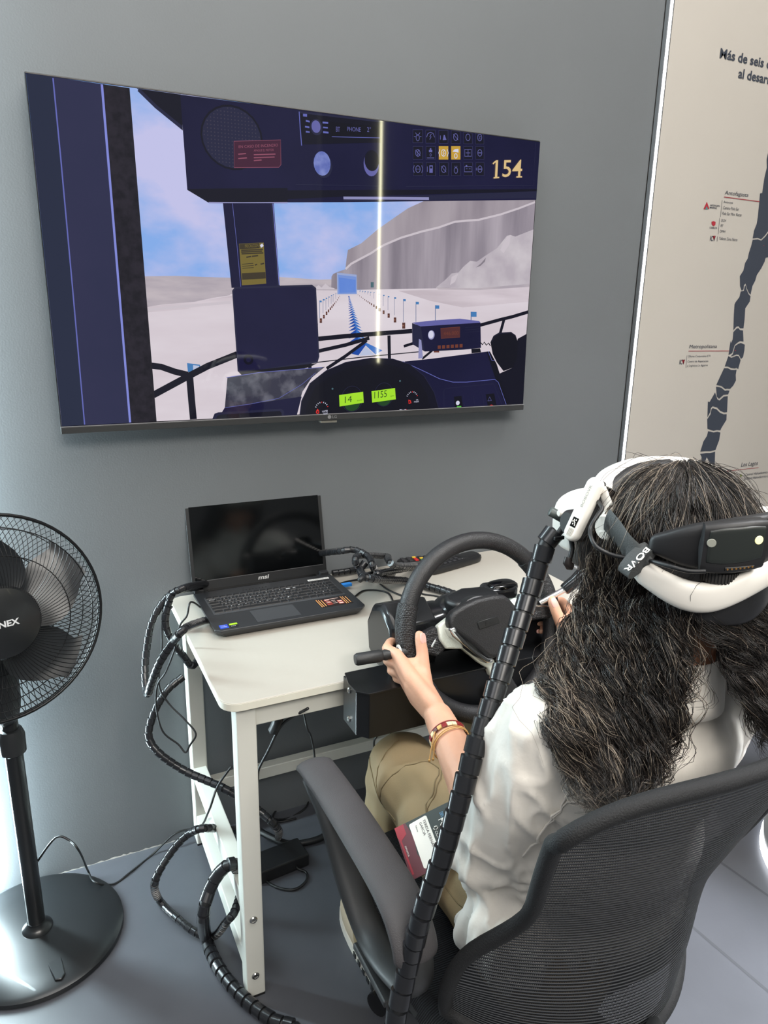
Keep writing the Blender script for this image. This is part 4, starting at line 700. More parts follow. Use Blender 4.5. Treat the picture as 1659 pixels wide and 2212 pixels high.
def rim(a0, a1, r, m, nm, n=40):
    g = G(); P = []; R = []
    for k in range(n+1):
        a = math.radians(a0+(a1-a0)*k/n); P.append(wf(RW*math.cos(a), RW*1.01*math.sin(a))); R.append(r)
    g.tube(P, R, 16, sq=(1, 1.0)); return part(nm, g, m, sim, 60)
rim(44, 157, .0178, M_LEA, 'rim_top', 48); rim(218, 360, .0182, M_LEA, 'rim_bottom', 56); rim(157, 218, .0205, M_GRIP, 'rim_grip', 30); rim(0, 44, .0200, M_GRIP, 'rim_grip', 30)
for a in (44, 157, 218, 360):
    a = math.radians(a); g = G(); p = wf(RW*math.cos(a), RW*1.01*math.sin(a)); g.lathe([(.0182, -.0012), (.0196, -.0008), (.0196, .0008), (.0182, .0012)], p, E1*-math.sin(a)+E2*math.cos(a), 16); part('rim_seam', g, M_BLK, sim, 30)
def wprism(nm, pts, z0, h, m, bev=.003, seg=3, par=None): return part(nm, G().prism(pts, h, wf, 0, z0), m, par or sim, 40, bev, seg)
# hub pad
pad = [(-0.0955, 0.0191), (-0.0896, 0.0372), (-0.0803, 0.0459), (-0.0587, 0.0543), (-0.023, 0.0622), (0.0126, 0.0637), (0.039, 0.06), (0.0521, 0.0492), (0.0627, 0.0338), (0.079, 0.0313), (0.064, -0.0214), (0.04, -0.0477), (-0.0014, -0.0606), (-0.0167, -0.056), (-0.0487, -0.0228), (-0.084, 0.0069)]
wprism('hub_pad', pad, .012, .026, M_LEA, .010, 4)
wprism('hub_badge', [(-0.0336, 0.0173), (0.0155, 0.0224), (0.0191, 0.0076), (-0.0305, 0.0019)], .0375, .0022, M_PLA, .0008, 1)
g = G(); o0 = [(0.0158, 0.002)]; 
_p = [(-0.0068, 0.0075), (0.0041, 0.0096), (-0.0165, 0.0062), (-0.015, 0.017)]
add_text(g, 'FEEL', wf(_p[0][0], _p[0][1], .0400), (E1*.985+E2*.0).normalized(), E2, .013, .0055)
sym = [(-0.0163, 0.013), (-0.0113, 0.0187), (-0.009, 0.0148), (-0.0114, 0.0128), (-0.0097, 0.0095), (-0.0138, 0.0054), (-0.0162, 0.0088), (-0.0138, 0.0108)]
g.prism(sym, .0006, wf, 0, .0398); part('hub_emblem', g, mat('emblem_dark', (12, 12, 13), .5), sim, 0)
part('hub_core', G().lathe([(.055, -.06), (.062, -.03), (.062, -.004), (.05, .004)], wf(0, 0), EN, 28), M_PLA, sim, 40)
# spokes: silver plate left-bottom and right, grips to the rim, chrome trim
sil = [(-0.1101, 0.0201), (-0.0811, 0.0339), (-0.0796, 0.0194), (-0.0739, 0.0036), (-0.0386, -0.0295), (-0.0059, -0.062), (0.0097, -0.0661), (0.01, -0.0762), (0.0393, -0.1011), (0.0433, -0.1117), (-0.0038, -0.0979), (-0.0085, -0.0803), (-0.0277, -0.0655), (-0.06, -0.0331), (-0.0968, -0.0265), (-0.1091, -0.0051)]
wprism('spoke_plate', sil, .002, .016, M_SILV, .004, 3)
wprism('spoke_plate', [(0.0652, 0.0417), (0.0828, 0.0467), (0.1043, 0.0263), (0.1018, 0.0141), (0.0941, 0.0029), (0.0745, -0.011), (0.0696, -0.0055)], .002, .016, M_SILV, .004, 3)
wprism('chrome_trim', [(-0.0975, 0.015), (-0.0837, 0.0173), (-0.0811, 0.0041), (-0.0619, -0.0169), (-0.0408, -0.0384), (-0.0195, -0.0559), (-0.0058, -0.0591), (-0.0098, -0.0673), (-0.0236, -0.0652), (-0.0422, -0.0484), (-0.0725, -0.0194), (-0.0919, -0.0005)], .014, .028, M_CHROME, .004, 3)
wprism('trim_inlay', [(-0.0899, 0.0085), (-0.0827, 0.0073), (-0.0624, -0.0182), (-0.0413, -0.04), (-0.0212, -0.0579), (-0.0144, -0.0598), (-0.0167, -0.0635), (-0.0252, -0.0619), (-0.0454, -0.0448), (-0.0725, -0.0173)], .0405, .0025, M_PLG, .001, 1)
wprism('spoke_grip', [(-0.1462, 0.0127), (-0.1328, 0.0133), (-0.1078, 0.0202), (-0.1062, -0.0075), (-0.094, -0.0274), (-0.1133, -0.0401), (-0.1386, -0.0296), (-0.1564, -0.0147)], -.010, .024, M_GRIP, .006, 3)
wprism('spoke_grip', [(0.1081, 0.038), (0.1319, 0.0381), (0.1527, 0.0344), (0.183, 0.0394), (0.1785, -0.0176), (0.1599, -0.0097), (0.101, -0.0032)], -.010, .024, M_GRIP, .006, 3)
for q in ([(-0.1295, -0.0158), (-0.1189, -0.0042), (-0.1157, -0.0048), (-0.1161, -0.0076), (-0.1256, -0.0188), (-0.1288, -0.0183)], [(0.1211, 0.0267), (0.1607, 0.0192), (0.16, 0.0149), (0.1204, 0.0217)]): wprism('grip_inlay', q, .0135, .0028, M_CHROME, .001, 2)
wprism('bottom_spoke', [(0.0362, -0.1032), (0.0484, -0.1087), (0.0586, -0.1277), (0.0676, -0.1434), (0.0863, -0.1442), (0.0903, -0.1684), (0.0486, -0.1719), (0.0024, -0.162), (-0.003, -0.1487), (0.0132, -0.1369), (0.0232, -0.1175)], -.014, .028, M_LEA, .009, 4)
# column shroud behind the wheel
g = G(); g.ell(wf(.005, .02, -.075), (.07, .05, .045), None, .7, 28, 16); part('column_shroud', g, M_PLG, sim, 60)
g = G(); g.ell(wf(-.085, .015, -.085), (.06, .045, .034), Matrix.Rotation(-.15, 3, 'Y'), .6, 24, 14); part('column_shroud', g, M_PLG, sim, 60)
part('shroud_cap', G().prism([(.735, -.575), (.725, -.60), (.735, -.625), (.78, -.63), (.84, -.625), (.855, -.60), (.845, -.56), (.79, -.55)], .03, None, 0, .845), M_PLA, sim, 40, .008, 3)
part('shroud_hood', G().prism([(.865, -.51), (.875, -.535), (.95, -.54), (.967, -.51), (.945, -.48), (.885, -.48)], .030, None, 0, .818), M_PLG, sim, 40, .010, 3)
g = G(); g.ell((.925, -.512, .842), (.038, .024, .014), None, .7, 20, 10); part('hood_lens', g, M_GLASS, sim, 60)
# octagonal side pod with ring and stalk on the left
def pod(x, a, b): return (x, a, b)
oc = [(-.638, .79), (-.625, .745), (-.56, .734), (-.515, .755), (-.505, .82), (-.53, .862), (-.575, .880), (-.628, .850)]
g = G(); n = len(oc); L = [(.598, a, b) for a, b in oc]; Rr = [(.69, a, b) for a, b in oc]; L2 = [(.588, -.575+(a+.575)*.86, .805+(b-.805)*.86) for a, b in oc]
g.add(L2+L+Rr, [tuple(range(n))[::-1], tuple(range(2*n, 3*n))]+[(i, (i+1) % n, n+(i+1) % n, n+i) for i in range(n)]+[(n+i, n+(i+1) % n, 2*n+(i+1) % n, 2*n+i) for i in range(n)]); part('side_pod', g, M_PLG, sim, 30, .004)
sx = Vector((0.582, -0.667, 0.816)); sd = Vector((0.506, -0.659, 0.815))-sx; sd.normalize()
g = G(); g.tube([sx+sd*(-.02), sx, sx+sd*.006, sx+sd*.012, sx+sd*.018, sx+sd*.024, sx+sd*.030, sx+sd*.034, sx+sd*.080, sx+sd*.084], [.010, .0105, .0088, .0108, .009, .0108, .0092, .0118, .0118, .0095], 18); part('indicator_stalk', g, mat('stalk_black', (34, 35, 36), .5, bump=.25, bscale=300), sim, 40)
part('stalk_ring', G().lathe([(.012, -.0015), (.0155, -.001), (.0155, .001), (.012, .0015)], sx+sd*-.004, sd, 24), mat('ring_white', (214, 214, 208), .4), sim, 30)
g = G(); hx = Vector((0.622, -0.607, 0.847)); g.tube(cr([hx, hx+Vector((-.012, 0, .006)), hx+Vector((-.016, 0, -.006)), hx+Vector((-.004, 0, -.012))], 4), .004, 8); part('cable_loop', g, M_PLG, sim, 180)
# right lever with chrome rod and black knob
la = Vector((0.943, -0.672, 0.878)); lb = Vector((0.967, -0.679, 0.891)); lc = Vector((0.963, -0.678, 0.889)); ld = Vector((1.005, -0.688, 0.922)); dd = (ld-lc).normalized()
part('lever_rod', G().tube([la-(lb-la)*1.2, lb], .0062, 14), M_CHROME, sim, 40)
g = G(); g.tube([lc, lc+dd*.004, lc+dd*.030, lc+dd*.040, lc+dd*.055, lc+dd*.070, lc+dd*.074], [.011, .0125, .0135, .0155, .018, .016, .008], 18); part('lever_knob', g, M_PLG, sim, 40)
part('lever_bracket', G().box((1.045, -.50, .752), (.15, .20, .022)), mat('bracket_grey', (112, 120, 114), .45), sim, 0, .003)
part('lever_bracket', G().box((1.045, -.60, .735), (.15, .012, .075)), mat('bracket_dark', (96, 98, 98), .5), sim, 0, .003)
# control cabinet behind and right of the wheel: panels with recessed joints
part('cabinet', G().box((.892, -.585, .737), (.186, .10, .156)), M_BOX, sim, 0, .004)
for x0, x1, z0, z1 in ((.803, .902, .661, .725), (.803, .902, .728, .812), (.905, .983, .661, .812)): part('cabinet_panel', G().box(((x0+x1)/2, -.6365, (z0+z1)/2), (x1-x0, .003, z1-z0)), M_BOX, sim, 0, .001)
# clamp box along the desk edge with chamfered end, flange and bolts
bx = [(.499, -.600), (.499, -.664), (.517, -.685), (.96, -.685), (.96, -.600)]
part('clamp_box', G().prism(bx, .096, None, 0, .657), M_BOX, sim, 0, .0015)
part('clamp_lid', G().prism([(.503, -.597), (.493, -.640), (.494, -.672), (.513, -.691), (.965, -.691), (.965, -.595), (.68, -.595), (.66, -.56), (.60, -.56), (.586, -.597)], .004, None, 0, .7535), M_BOX, sim, 0, .001)
for z in (.738, .676): g = G(); g.lathe([(.0065, 0), (.0065, .002), (.004, .004), (0, .0042)], (.499, -.632, z), (-1, 0, 0), 12); part('bolt', g, M_STEEL, sim, 30)
part('mount_plate', G().box((.76, -.50, .745), (.16, .15, .03)), M_BOX, sim, 0, .004)
# ================================================================ office chair
M_CHP = mat('chair_plastic', (40, 41, 42), .5, bump=.06, bscale=400); M_PAD = mat('arm_pad', (62, 60, 62), .6, var=.05, vscale=20, bump=.35, bscale=700)
def mesh_mat(name, c, cl, ku, kv, open_, slat):
    """woven mesh from UVs: ribs along u, small openings between them"""
    m = bpy.data.materials.new(name); m.use_nodes = True; nt = m.node_tree; b = nt.nodes['Principled BSDF']; b.inputs['Roughness'].default_value = .7; b.inputs['Specular IOR Level'].default_value = .25
    uv = nt.nodes.new('ShaderNodeUVMap'); sep = nt.nodes.new('ShaderNodeSeparateXYZ'); nt.links.new(uv.outputs[0], sep.inputs[0])
    def wave(out, k):
        mu = nt.nodes.new('ShaderNodeMath'); mu.operation = 'MULTIPLY'; mu.inputs[1].default_value = k*2*PI; nt.links.new(out, mu.inputs[0])
        si = nt.nodes.new('ShaderNodeMath'); si.operation = 'SINE'; nt.links.new(mu.outputs[0], si.inputs[0]); return si.outputs[0]
    wv = wave(sep.outputs[1], kv); wu = wave(sep.outputs[0], ku)
    mr = nt.nodes.new('ShaderNodeMapRange'); mr.inputs[1].default_value = -1; nt.links.new(wv, mr.inputs[0])
    mx = nt.nodes.new('ShaderNodeMix'); mx.data_type = 'RGBA'; mx.inputs[6].default_value = (*lin(c), 1); mx.inputs[7].default_value = (*lin(cl), 1); nt.links.new(mr.outputs[0], mx.inputs[0]); nt.links.new(mx.outputs[2], b.inputs['Base Color'])
    bp = nt.nodes.new('ShaderNodeBump'); bp.inputs['Strength'].default_value = .8; bp.inputs['Distance'].default_value = .002; nt.links.new(wv, bp.inputs['Height']); nt.links.new(bp.outputs['Normal'], b.inputs['Normal'])
    if open_ is not None:
        a = nt.nodes.new('ShaderNodeMath'); a.operation = 'LESS_THAN'; a.inputs[1].default_value = open_; nt.links.new(wv, a.inputs[0])
        a2 = nt.nodes.new('ShaderNodeMath'); a2.operation = 'GREATER_THAN'; a2.inputs[1].default_value = slat; nt.links.new(wu, a2.inputs[0])
        mm = nt.nodes.new('ShaderNodeMath'); mm.operation = 'MULTIPLY'; nt.links.new(a.outputs[0], mm.inputs[0]); nt.links.new(a2.outputs[0], mm.inputs[1])
        tr = nt.nodes.new('ShaderNodeBsdfTransparent'); ms = nt.nodes.new('ShaderNodeMixShader'); nt.links.new(mm.outputs[0], ms.inputs[0]); nt.links.new(b.outputs[0], ms.inputs[1]); nt.links.new(tr.outputs[0], ms.inputs[2])
        nt.links.new(ms.outputs[0], nt.nodes['Material Output'].inputs[0])
    return m
def uvgrid(name, fn, nu, nv, m, parent, uvs=(1, 1)):
    g = G(); g.grid(fn, nu, nv); me = g.mesh(name); ul = me.uv_layers.new(name='UVMap'); li = np.empty(len(me.loops), dtype=np.int32); me.loops.foreach_get('vertex_index', li)
    u = (li % (nu+1))/nu*uvs[0]; v = (li//(nu+1))/nv*uvs[1]; ul.data.foreach_set('uv', np.stack([u, v], 1).ravel()); return link(name, me, m, parent, 180)
CXc = .665
chair = thing('office_chair', (CXc, -.95, 0), 'black mesh office chair with grey armrests, occupied, facing the desk', 'chair')
M_MESHB = mesh_mat('mesh_back', (20, 21, 23), (74, 76, 80), 230, 86, -.80, .1); M_MESHS = mesh_mat('mesh_seat', (14, 15, 17), (42, 44, 48), 120, 125, None, 0)
VS = (0, .18, .32, .44, .53, .75, 1.0)
def ip(v, t): return float(np.interp(v, VS, t))
def sm_ip(v, t):  # smooth interpolation
    return sum(ip(min(1, max(0, v+d)), t)*w for d, w in ((-.06, .15), (-.03, .2), (0, .3), (.03, .2), (.06, .15)))
HW = (.236, .246, .236, .204, .190, .214, .228); YC = (-1.255, -1.262, -1.262, -1.268, -1.285, -1.325, -1.368); WR = (.125, .115, .095, .060, .048, .045, .045)
def backp(u, v, off=0):
    s = 2*u-1; hw = sm_ip(v, HW)*(1 if s < 0 else .86); e = abs(s)
    z = .49+.492*v
    if v > .86: z -= ((v-.86)/.14)**1*.045*e**4
    if v < .2: z += ((.2-v)/.2)*.03*e**4
    return Vector((CXc+hw*s*(1-.012*e**6), sm_ip(v, YC)+sm_ip(v, WR)*s*s+off, z))
uvgrid('back_mesh', lambda u, v: backp(u, v), 48, 60, M_MESHB, chair)
edge = [backp(1, v) for v in np.linspace(0, 1, 30)]+[backp(u, 1) for u in np.linspace(1, 0, 30)][1:]+[backp(0, v) for v in np.linspace(1, 0, 30)][1:]+[backp(u, 0) for u in np.linspace(0, 1, 30)][1:-1]
g = G(); g.tube(edge, .0105, 10, True); part('back_frame', g, mat('frame_fabric', (17, 18, 20), .75, bump=.6, bscale=500), chair, 180)
g = G(); g.tube(cr([(CXc, -1.02, .40), (CXc, -1.20, .40), (CXc, -1.275, .46), (CXc, -1.285, .52)], 6), .022, 10, sq=(1.5, .7)); part('back_bracket', g, M_CHP, chair, 180)
# seat cushion wrapped in mesh
def seatp(u, v):
    a, b = 2*u-1, 2*v-1; x = CXc+.248*a*(1-.10*b**4); y = -.930+.235*b*(1-.10*a**4); ed = max(abs(a), abs(b)); z = .478-.010*(a*a)-.012*max(0, b)**2
    if ed > .9: z -= .03*((ed-.9)/.1)**1.6
    return Vector((x, y, z))
uvgrid('seat_mesh', seatp, 40, 40, M_MESHS, chair)
def seatu(u, v): 
    p = seatp(u, v); a, b = 2*u-1, 2*v-1; return Vector((CXc+(p.x-CXc)*.985, -.930+(p.y+.930)*.985, .425-.0*(a*a)+.02*max(abs(a), abs(b))**4))
g = G(); n = 40; g.grid(seatp, n, n); o = len(g.v); g.grid(seatu, n, n)
idx = [i for i in range(n+1)]+[(j*(n+1)+n) for j in range(1, n+1)]+[n*(n+1)+i for i in range(n-1, -1, -1)]+[j*(n+1) for j in range(n-1, 0, -1)]
g2 = G(); g2.v = g.v; g2.f = g.f[n*n:]+[(idx[k], idx[(k+1) % len(idx)], o+idx[(k+1) % len(idx)], o+idx[k]) for k in range(len(idx))]; g2.mi = [0]*len(g2.f)
part('seat_pan', g2, M_CHP, chair, 50)
# loop armrests
for s, nm in ((-1, 'armrest'), (1, 'armrest')):
    ax = CXc+s*.272; g = G()
    pth = cr([(ax, -.735, .640), (ax+.002, -.80, .648), (ax, -.95, .650), (ax, -1.06, .642), (ax, -1.112, .605), (ax-s*.004, -1.105, .550), (ax-s*.012, -1.05, .505), (ax-s*.016, -.98, .475), (ax-s*.016, -.92, .478), (ax-s*.010, -.86, .53), (ax-s*.004, -.80, .605), (ax, -.75, .632)], 7, True)
    g.tube(pth, .019, 12, True, sq=(1.35, .72), upv=(1, 0, 0)); arm = part('armrest', g, M_CHP, chair, 180)
    P = cr([(ax, -.715, .655), (ax, -.74, .662), (ax, -.85, .668), (ax, -1.0, .666), (ax, -1.07, .656), (ax, -1.105, .63), (ax, -1.116, .60)], 6); n = len(P)
    g = G(); g.tube(P, [.012, .02]+[.0225]*(n-5)+[.021, .018, .010], 14, sq=(1.5, .55), upv=(1, 0, 0)); part('arm_pad', g, M_PAD, arm, 180)
    g = G(); g.box((ax-s*.045, -.97, .437), (.10, .12, .012)); part('arm_bracket', g, M_CHP, arm, 0, .003)
# gas lift, five-star base, castors
part('gas_lift', G().lathe([(.05, .40), (.055, .43), (.024, .38), (.024, .20), (.030, .20), (.030, .09), (.05, .09), (.05, .06)][::-1], (CXc, -.95, 0), (0, 0, 1), 20), M_CHP, chair, 40)
for k in range(5):
    a = 2*PI*k/5+math.radians(115.0); d = Vector((math.cos(a), math.sin(a), 0)); c = Vector((CXc, -.95, 0))
    g = G(); g.tube([c+d*.03+Vector((0, 0, .088)), c+d*.16+Vector((0, 0, .085)), c+d*.27+Vector((0, 0, .068)), c+d*.292+Vector((0, 0, .062))], [.026, .022, .018, .012], 10); lg = part('base_leg', g, M_CHP, chair, 60)
    q = c+d*.275; sd_ = Vector((-d.y, d.x, 0))
    for t in (-1, 1):
        g = G(); g.lathe([(.012, -.009), (.025, -.007), (.026, 0), (.025, .007), (.012, .009)], q+sd_*t*.013+Vector((0, 0, .0262)), sd_, 18); part('castor', g, M_PLG, lg, 40)
# ================================================================ hanging headset cable in spiral wrap
HC = [(0.629, -1.044, 1.159), (0.617, -1.041, 1.149), (0.592, -1.047, 1.091), (0.555, -1.065, 1.032), (0.511, -1.088, 0.964), (0.473, -1.106, 0.902), (0.444, -1.119, 0.836), (0.417, -1.124, 0.757), (0.392, -1.124, 0.682), (0.379, -1.116, 0.596), (0.356, -1.127, 0.526), (.350, -1.13, .43), (.335, -1.15, .30), (.30, -1.14, .15), (.25, -1.08, .045), (.26, -.98, .018), (.36, -.80, .016), (0.362, -0.683, 0.016), (0.325, -0.643, 0.016), (0.279, -0.559, 0.017), (0.251, -0.465, 0.018), (0.244, -0.38, 0.02), (0.227, -0.466, 0.17), (0.243, -0.459, 0.218), (0.268, -0.458, 0.258), (0.297, -0.471, 0.28), (.33, -.40, .16)]
hang = wrap_cable('headset_cable', cr(HC, 10), .0143, 'thick spiral-wrapped cable hanging from the headset in front of the left arm', pitch=.0245, seed=9)
g = G(); g.tube(cr([(0.644, -1.043, 1.183), (0.641, -1.045, 1.173), (0.633, -1.045, 1.161), (0.62, -1.043, 1.146)], 5), .0045, 8); part('inner_lead', g, M_CORE, hang, 180)
g = G(); q = Vector((0.621, -1.058, 1.157)); g.box(q, (.016, .004, .005)); part('cable_tie', g, M_CORE, hang, 0, .001)
g = G(); a = Vector((0.623, -1.031, 1.188)); b = Vector((0.642, -1.045, 1.176)); g.tube([a, a.lerp(b, .06), a.lerp(b, .75), a.lerp(b, .78), b], [.0055, .0075, .0075, .0055, .0045], 12, sq=(1, .75)); part('lead_connector', g, mat('connector_grey', (70, 78, 76), .4), hang, 40)

# ================================================================ person
def skin_mat():
    m = mat('skin', (205, 156, 129), .5, var=.09, vscale=18, bump=.15, bscale=260); b = m.node_tree.nodes['Principled BSDF']
    b.inputs['Subsurface Weight'].default_value = .12; b.inputs['Subsurface Radius'].default_value = (.012, .005, .003); b.inputs['Subsurface Scale'].default_value = .4; return m
M_SKIN = skin_mat(); M_NAIL = mat('nail', (226, 172, 160), .28)
M_SHIRT = mat('shirt_white', (226, 221, 212), .8, var=.02, vscale=30, bump=.35, bscale=60, sheen=.2); M_TROU = mat('trousers_khaki', (132, 113, 82), .8, var=.05, vscale=12, bump=.15, bscale=400); M_SEAMK = mat('seam_khaki', (112, 96, 68), .85)
M_HAIRB = mat('hair_base', (22, 20, 20), .55, var=.3, vscale=60, bump=.6, bscale=150)
HCN = Vector((.722, -1.158, 1.155)); hy = math.radians(-7); HR = Matrix.Rotation(hy, 3, 'Z')   # head looks along +y, turned a little to the right
def hd(x, y, z): return HCN+HR @ Vector((x, y, z))
person = thing('person', (.68, -1.0, 0), 'person with long grey-streaked curly hair in white shirt and khaki trousers holding the wheel', 'person')
SHL, ELL, WRL = Vector((.545, -1.165, .945)), Vector((.548, -1.065, .708)), Vector((.600, -.800, .748))
SHR, ELR, WRR = Vector((.868, -1.165, .950)), Vector((.955, -1.03, .735)), Vector((.985, -.800, .775))
def hand(phi, s, wr, wn):
    """s=-1 left, +1 right; grips the rim at angle phi"""
    a = math.radians(phi); p = wf(RW*math.cos(a), RW*1.01*math.sin(a)); o = (E1*math.cos(a)+E2*math.sin(a)); t = (E1*-math.sin(a)+E2*math.cos(a))*(1 if s > 0 else -1); n = EN
    q = lambda i, j, k: p+o*i+t*j+n*k
    sh = []; nails = []
    # palm: a slab from the wrist to the knuckles on the outer side of the rim
    wc = wr
    kn = [q(.030, .018, .018), q(.034, 0.000, .020), q(.034, -.018, .021), q(.031, -.034, .022)]
    for i, k in enumerate(kn):
        b = wc.lerp(k, .12)+t*(.010-.007*i); sh.append(('p', [b, b.lerp(k, .55)+o*.004, k], [.0175, .0155, .0115]))
    sh.append(('c', wc, q(.012, -.022, .040), .0215, .017)); sh.append(('c', q(.014, -.008, .034), q(.022, -.030, .032), .0155, .0145))
    fing = [([kn[0], q(.037, .030, -.008), q(.018, .033, -.030), q(-.004, .034, -.033)], [.0105, .0096, .0086, .0074]),
            ([kn[1], q(.041, .006, -.010), q(.016, .008, -.035), q(-.012, .008, -.032)], [.0108, .0099, .0088, .0076]),
            ([kn[2], q(.040, -.014, -.008), q(.016, -.013, -.034), q(-.014, -.013, -.029)], [.0103, .0094, .0084, .0073]),
            ([kn[3], q(.036, -.031, -.004), q(.015, -.031, -.028), q(-.011, -.031, -.025)], [.0092, .0083, .0074, .0066])]
    for pts, r in fing: sh.append(('p', pts, r))
    th = [wc.lerp(q(.008, -.030, .040), .75), q(.000, -.022, .043), q(-.012, .008, .038), q(-.018, .034, .033), q(-.019, .041, .0315)]
    sh.append(('p', th, [.018, .0155, .0118, .0108, .0088]))
    d = (th[3]-th[2]).normalized(); nails.append((th[3]+n*.0085+o*-.002, d, n*.95-o*.25, .0072, .0115))
    for pts, r in fing:
        dv = (pts[3]-pts[2]).normalized(); nm = (dv.cross(t)*s).normalized(); nm = nm if nm.dot(n) < 0 else -nm
        nails.append((pts[3]+dv*.001-nm*-.0055, dv, nm, .0050, .0068))
    return sh, nails
shL, nL = hand(190, -1, WRL, None); shR, nR = hand(-3, 1, WRR, None)
S = []
# head with face, neck
S += [('e', hd(0, -.008, .012), (.072, .092, .098), HR), ('e', hd(0, .035, -.045), (.056, .058, .068), HR), ('e', hd(0, .062, -.088), (.028, .026, .022), HR), ('c', hd(0, .094, .0), hd(0, .108, -.034), .009, .014), ('e', hd(0, .092, -.060), (.024, .010, .006), HR), ('e', hd(0, .092, -.070), (.021, .010, .006), HR)]
for s in (-1, 1):
    S += [('e', hd(s*.032, .076, .008), (.013, .013, .011), HR), ('e', hd(s*.078, -.012, -.012), (.010, .019, .031), HR), ('e', hd(s*.040, .066, -.030), (.022, .02, .02), HR)]
S += [('c', hd(0, -.02, -.06), Vector((.700, -1.185, .985)), .056, .060)]
# trunk and limbs
S += [('e', (.690, -1.150, .875), (.140, .070, .115)), ('e', (.682, -1.140, .70), (.120, .065, .16)), ('e', (.680, -1.10, .575), (.150, .08, .08)), ('c', SHL+Vector((.03, 0, 0)), SHR-Vector((.03, 0, 0)), .045, .045)]
S += [('p', [SHL, ELL], [.047, .040]), ('p', [ELL, ELL.lerp(WRL, .25), ELL.lerp(WRL, .6), WRL], [.040, .0405, .033, .0262])]
S += [('p', [SHR, ELR], [.047, .040]), ('p', [ELR, ELR.lerp(WRR, .25), ELR.lerp(WRR, .6), WRR], [.040, .0405, .033, .0262])]
HPL, KNL, ANL = Vector((.598, -1.09, .548)), Vector((.605, -.655, .548)), Vector((.585, -.600, .10))
HPR, KNR, ANR = Vector((.748, -1.07, .548)), Vector((.795, -.655, .548)), Vector((.800, -.600, .10))
S += [('p', [HPL, KNL], [.072, .052]), ('p', [KNL, KNL.lerp(ANL, .3), ANL], [.05, .048, .035]), ('p', [HPR, KNR], [.072, .052]), ('p', [KNR, KNR.lerp(ANR, .3), ANR], [.05, .048, .035])]
for an in (ANL, ANR): S += [('c', an-Vector((0, .01, .045)), an+Vector((0, .12, -.065)), .032, .024)]
body = link('body', blob(S+shL+shR, .0030, 5, .5), M_SKIN, person, 180)
for i, (c, d, nm, w, l) in enumerate(nL+nR):
    d = Vector(d).normalized(); nm = (Vector(nm)-d*Vector(nm).dot(d)).normalized(); R = Matrix((d.cross(nm), d, nm)).transposed()
    g = G(); g.ell(c, (w, l, .0022), R, .75, 14, 8); part('fingernail', g, M_NAIL, person, 180)
# ---- trousers
def fold(co, amp, sc, seed):
    out = np.zeros(len(co))
    for i in range(len(co)): out[i] = noise.noise(Vector(co[i]*sc)+Vector((seed, 0, 0)))
    return out*amp
T = [('p', [HPL+Vector((0, -.04, .0)), HPL.lerp(KNL, .5)+Vector((-.004, 0, .006)), KNL+Vector((0, .0, .004))], [.100, .085, .070]), ('p', [KNL, KNL.lerp(ANL, .5)+Vector((0, -.012, 0)), ANL+Vector((0, -.01, .0))], [.068, .066, .062]),
     ('p', [HPR+Vector((0, -.02, .0)), HPR.lerp(KNR, .5)+Vector((.004, 0, .006)), KNR+Vector((0, .0, .004))], [.085, .080, .070]), ('p', [KNR, KNR.lerp(ANR, .5)+Vector((0, -.012, 0)), ANR+Vector((0, -.01, 0))], [.068, .066, .062]), ('e', (.670, -1.10, .58), (.155, .105, .085))]
me = blob(T, .006, 8, .5); warp(me, lambda co, no: no*(fold(co, .007, 11, 3)+fold(co*np.array([1, .6, 1]), .004, 26, 9))[:, None]); trou = link('trousers', me, M_TROU, person, 180)
# seams on the trouser leg: raised stitched lines following the cloth
from mathutils.bvhtree import BVHTree
def on_surf(bvh, P, d, lift=.0006):
    out = []
    for p in P:
        loc, nrm, _, _ = bvh.find_nearest(Vector(p)); 
        if (Vector(p)-loc).length < .2: out.append(loc+nrm*lift)
    return out
bt = BVHTree.FromPolygons([v.co for v in me.vertices], [tuple(p.vertices) for p in me.polygons])
for P in ([(0.599, -0.666, 0.587), (0.573, -0.68, 0.574), (0.56, -0.692, 0.553), (0.56, -0.708, 0.538)], [(0.56, -0.708, 0.538), (0.575, -0.737, 0.579), (0.6, -0.763, 0.607), (0.611, -0.787, 0.623)], [(0.571, -0.626, 0.561), (0.563, -0.66, 0.55), (0.56, -0.708, 0.538), (0.542, -0.78, 0.538)], [(0.606, -0.79, 0.605), (0.574, -0.845, 0.603), (0.555, -0.871, 0.599)], [(0.611, -0.793, 0.605), (0.578, -0.847, 0.603), (0.559, -0.873, 0.599)], [(0.486, -0.979, 0.589), (0.477, -1.031, 0.594), (0.472, -1.086, 0.595)]):
    g = G(); g.tube(on_surf(bt, cr(P, 8), None), .0012, 5); part('trouser_seam', g, M_SEAMK, trou, 180)
# ---- shoes
M_SHOE = mat('shoe_beige', (176, 160, 138), .7); M_SOLE = mat('shoe_sole', (206, 200, 190), .7)
for an in (ANL, ANR):
    g = G(); g.ell(an+Vector((0, .055, -.058)), (.040, .125, .040), None, .8, 24, 12); g.v = [(x, y, max(z, .012)) for x, y, z in g.v]; sh_ = part('shoe', g, M_SHOE, person, 60)
    g = G(); g.prism([(an.x+.040*math.copysign(abs(math.cos(a))**.8, math.cos(a)), an.y+.055+.13*math.copysign(abs(math.sin(a))**.8, math.sin(a))) for a in np.linspace(0, 2*PI, 28)[:-1]], .022, None, 0, .001); part('shoe_sole', g, M_SOLE, sh_, 40)
    g = G()
    for k in range(5): g.box(an+Vector((-.0412, -.06+.024*k, -.087)), (.002, .012, .012))
    part('sole_pattern', g, M_CORE, sh_, 0)
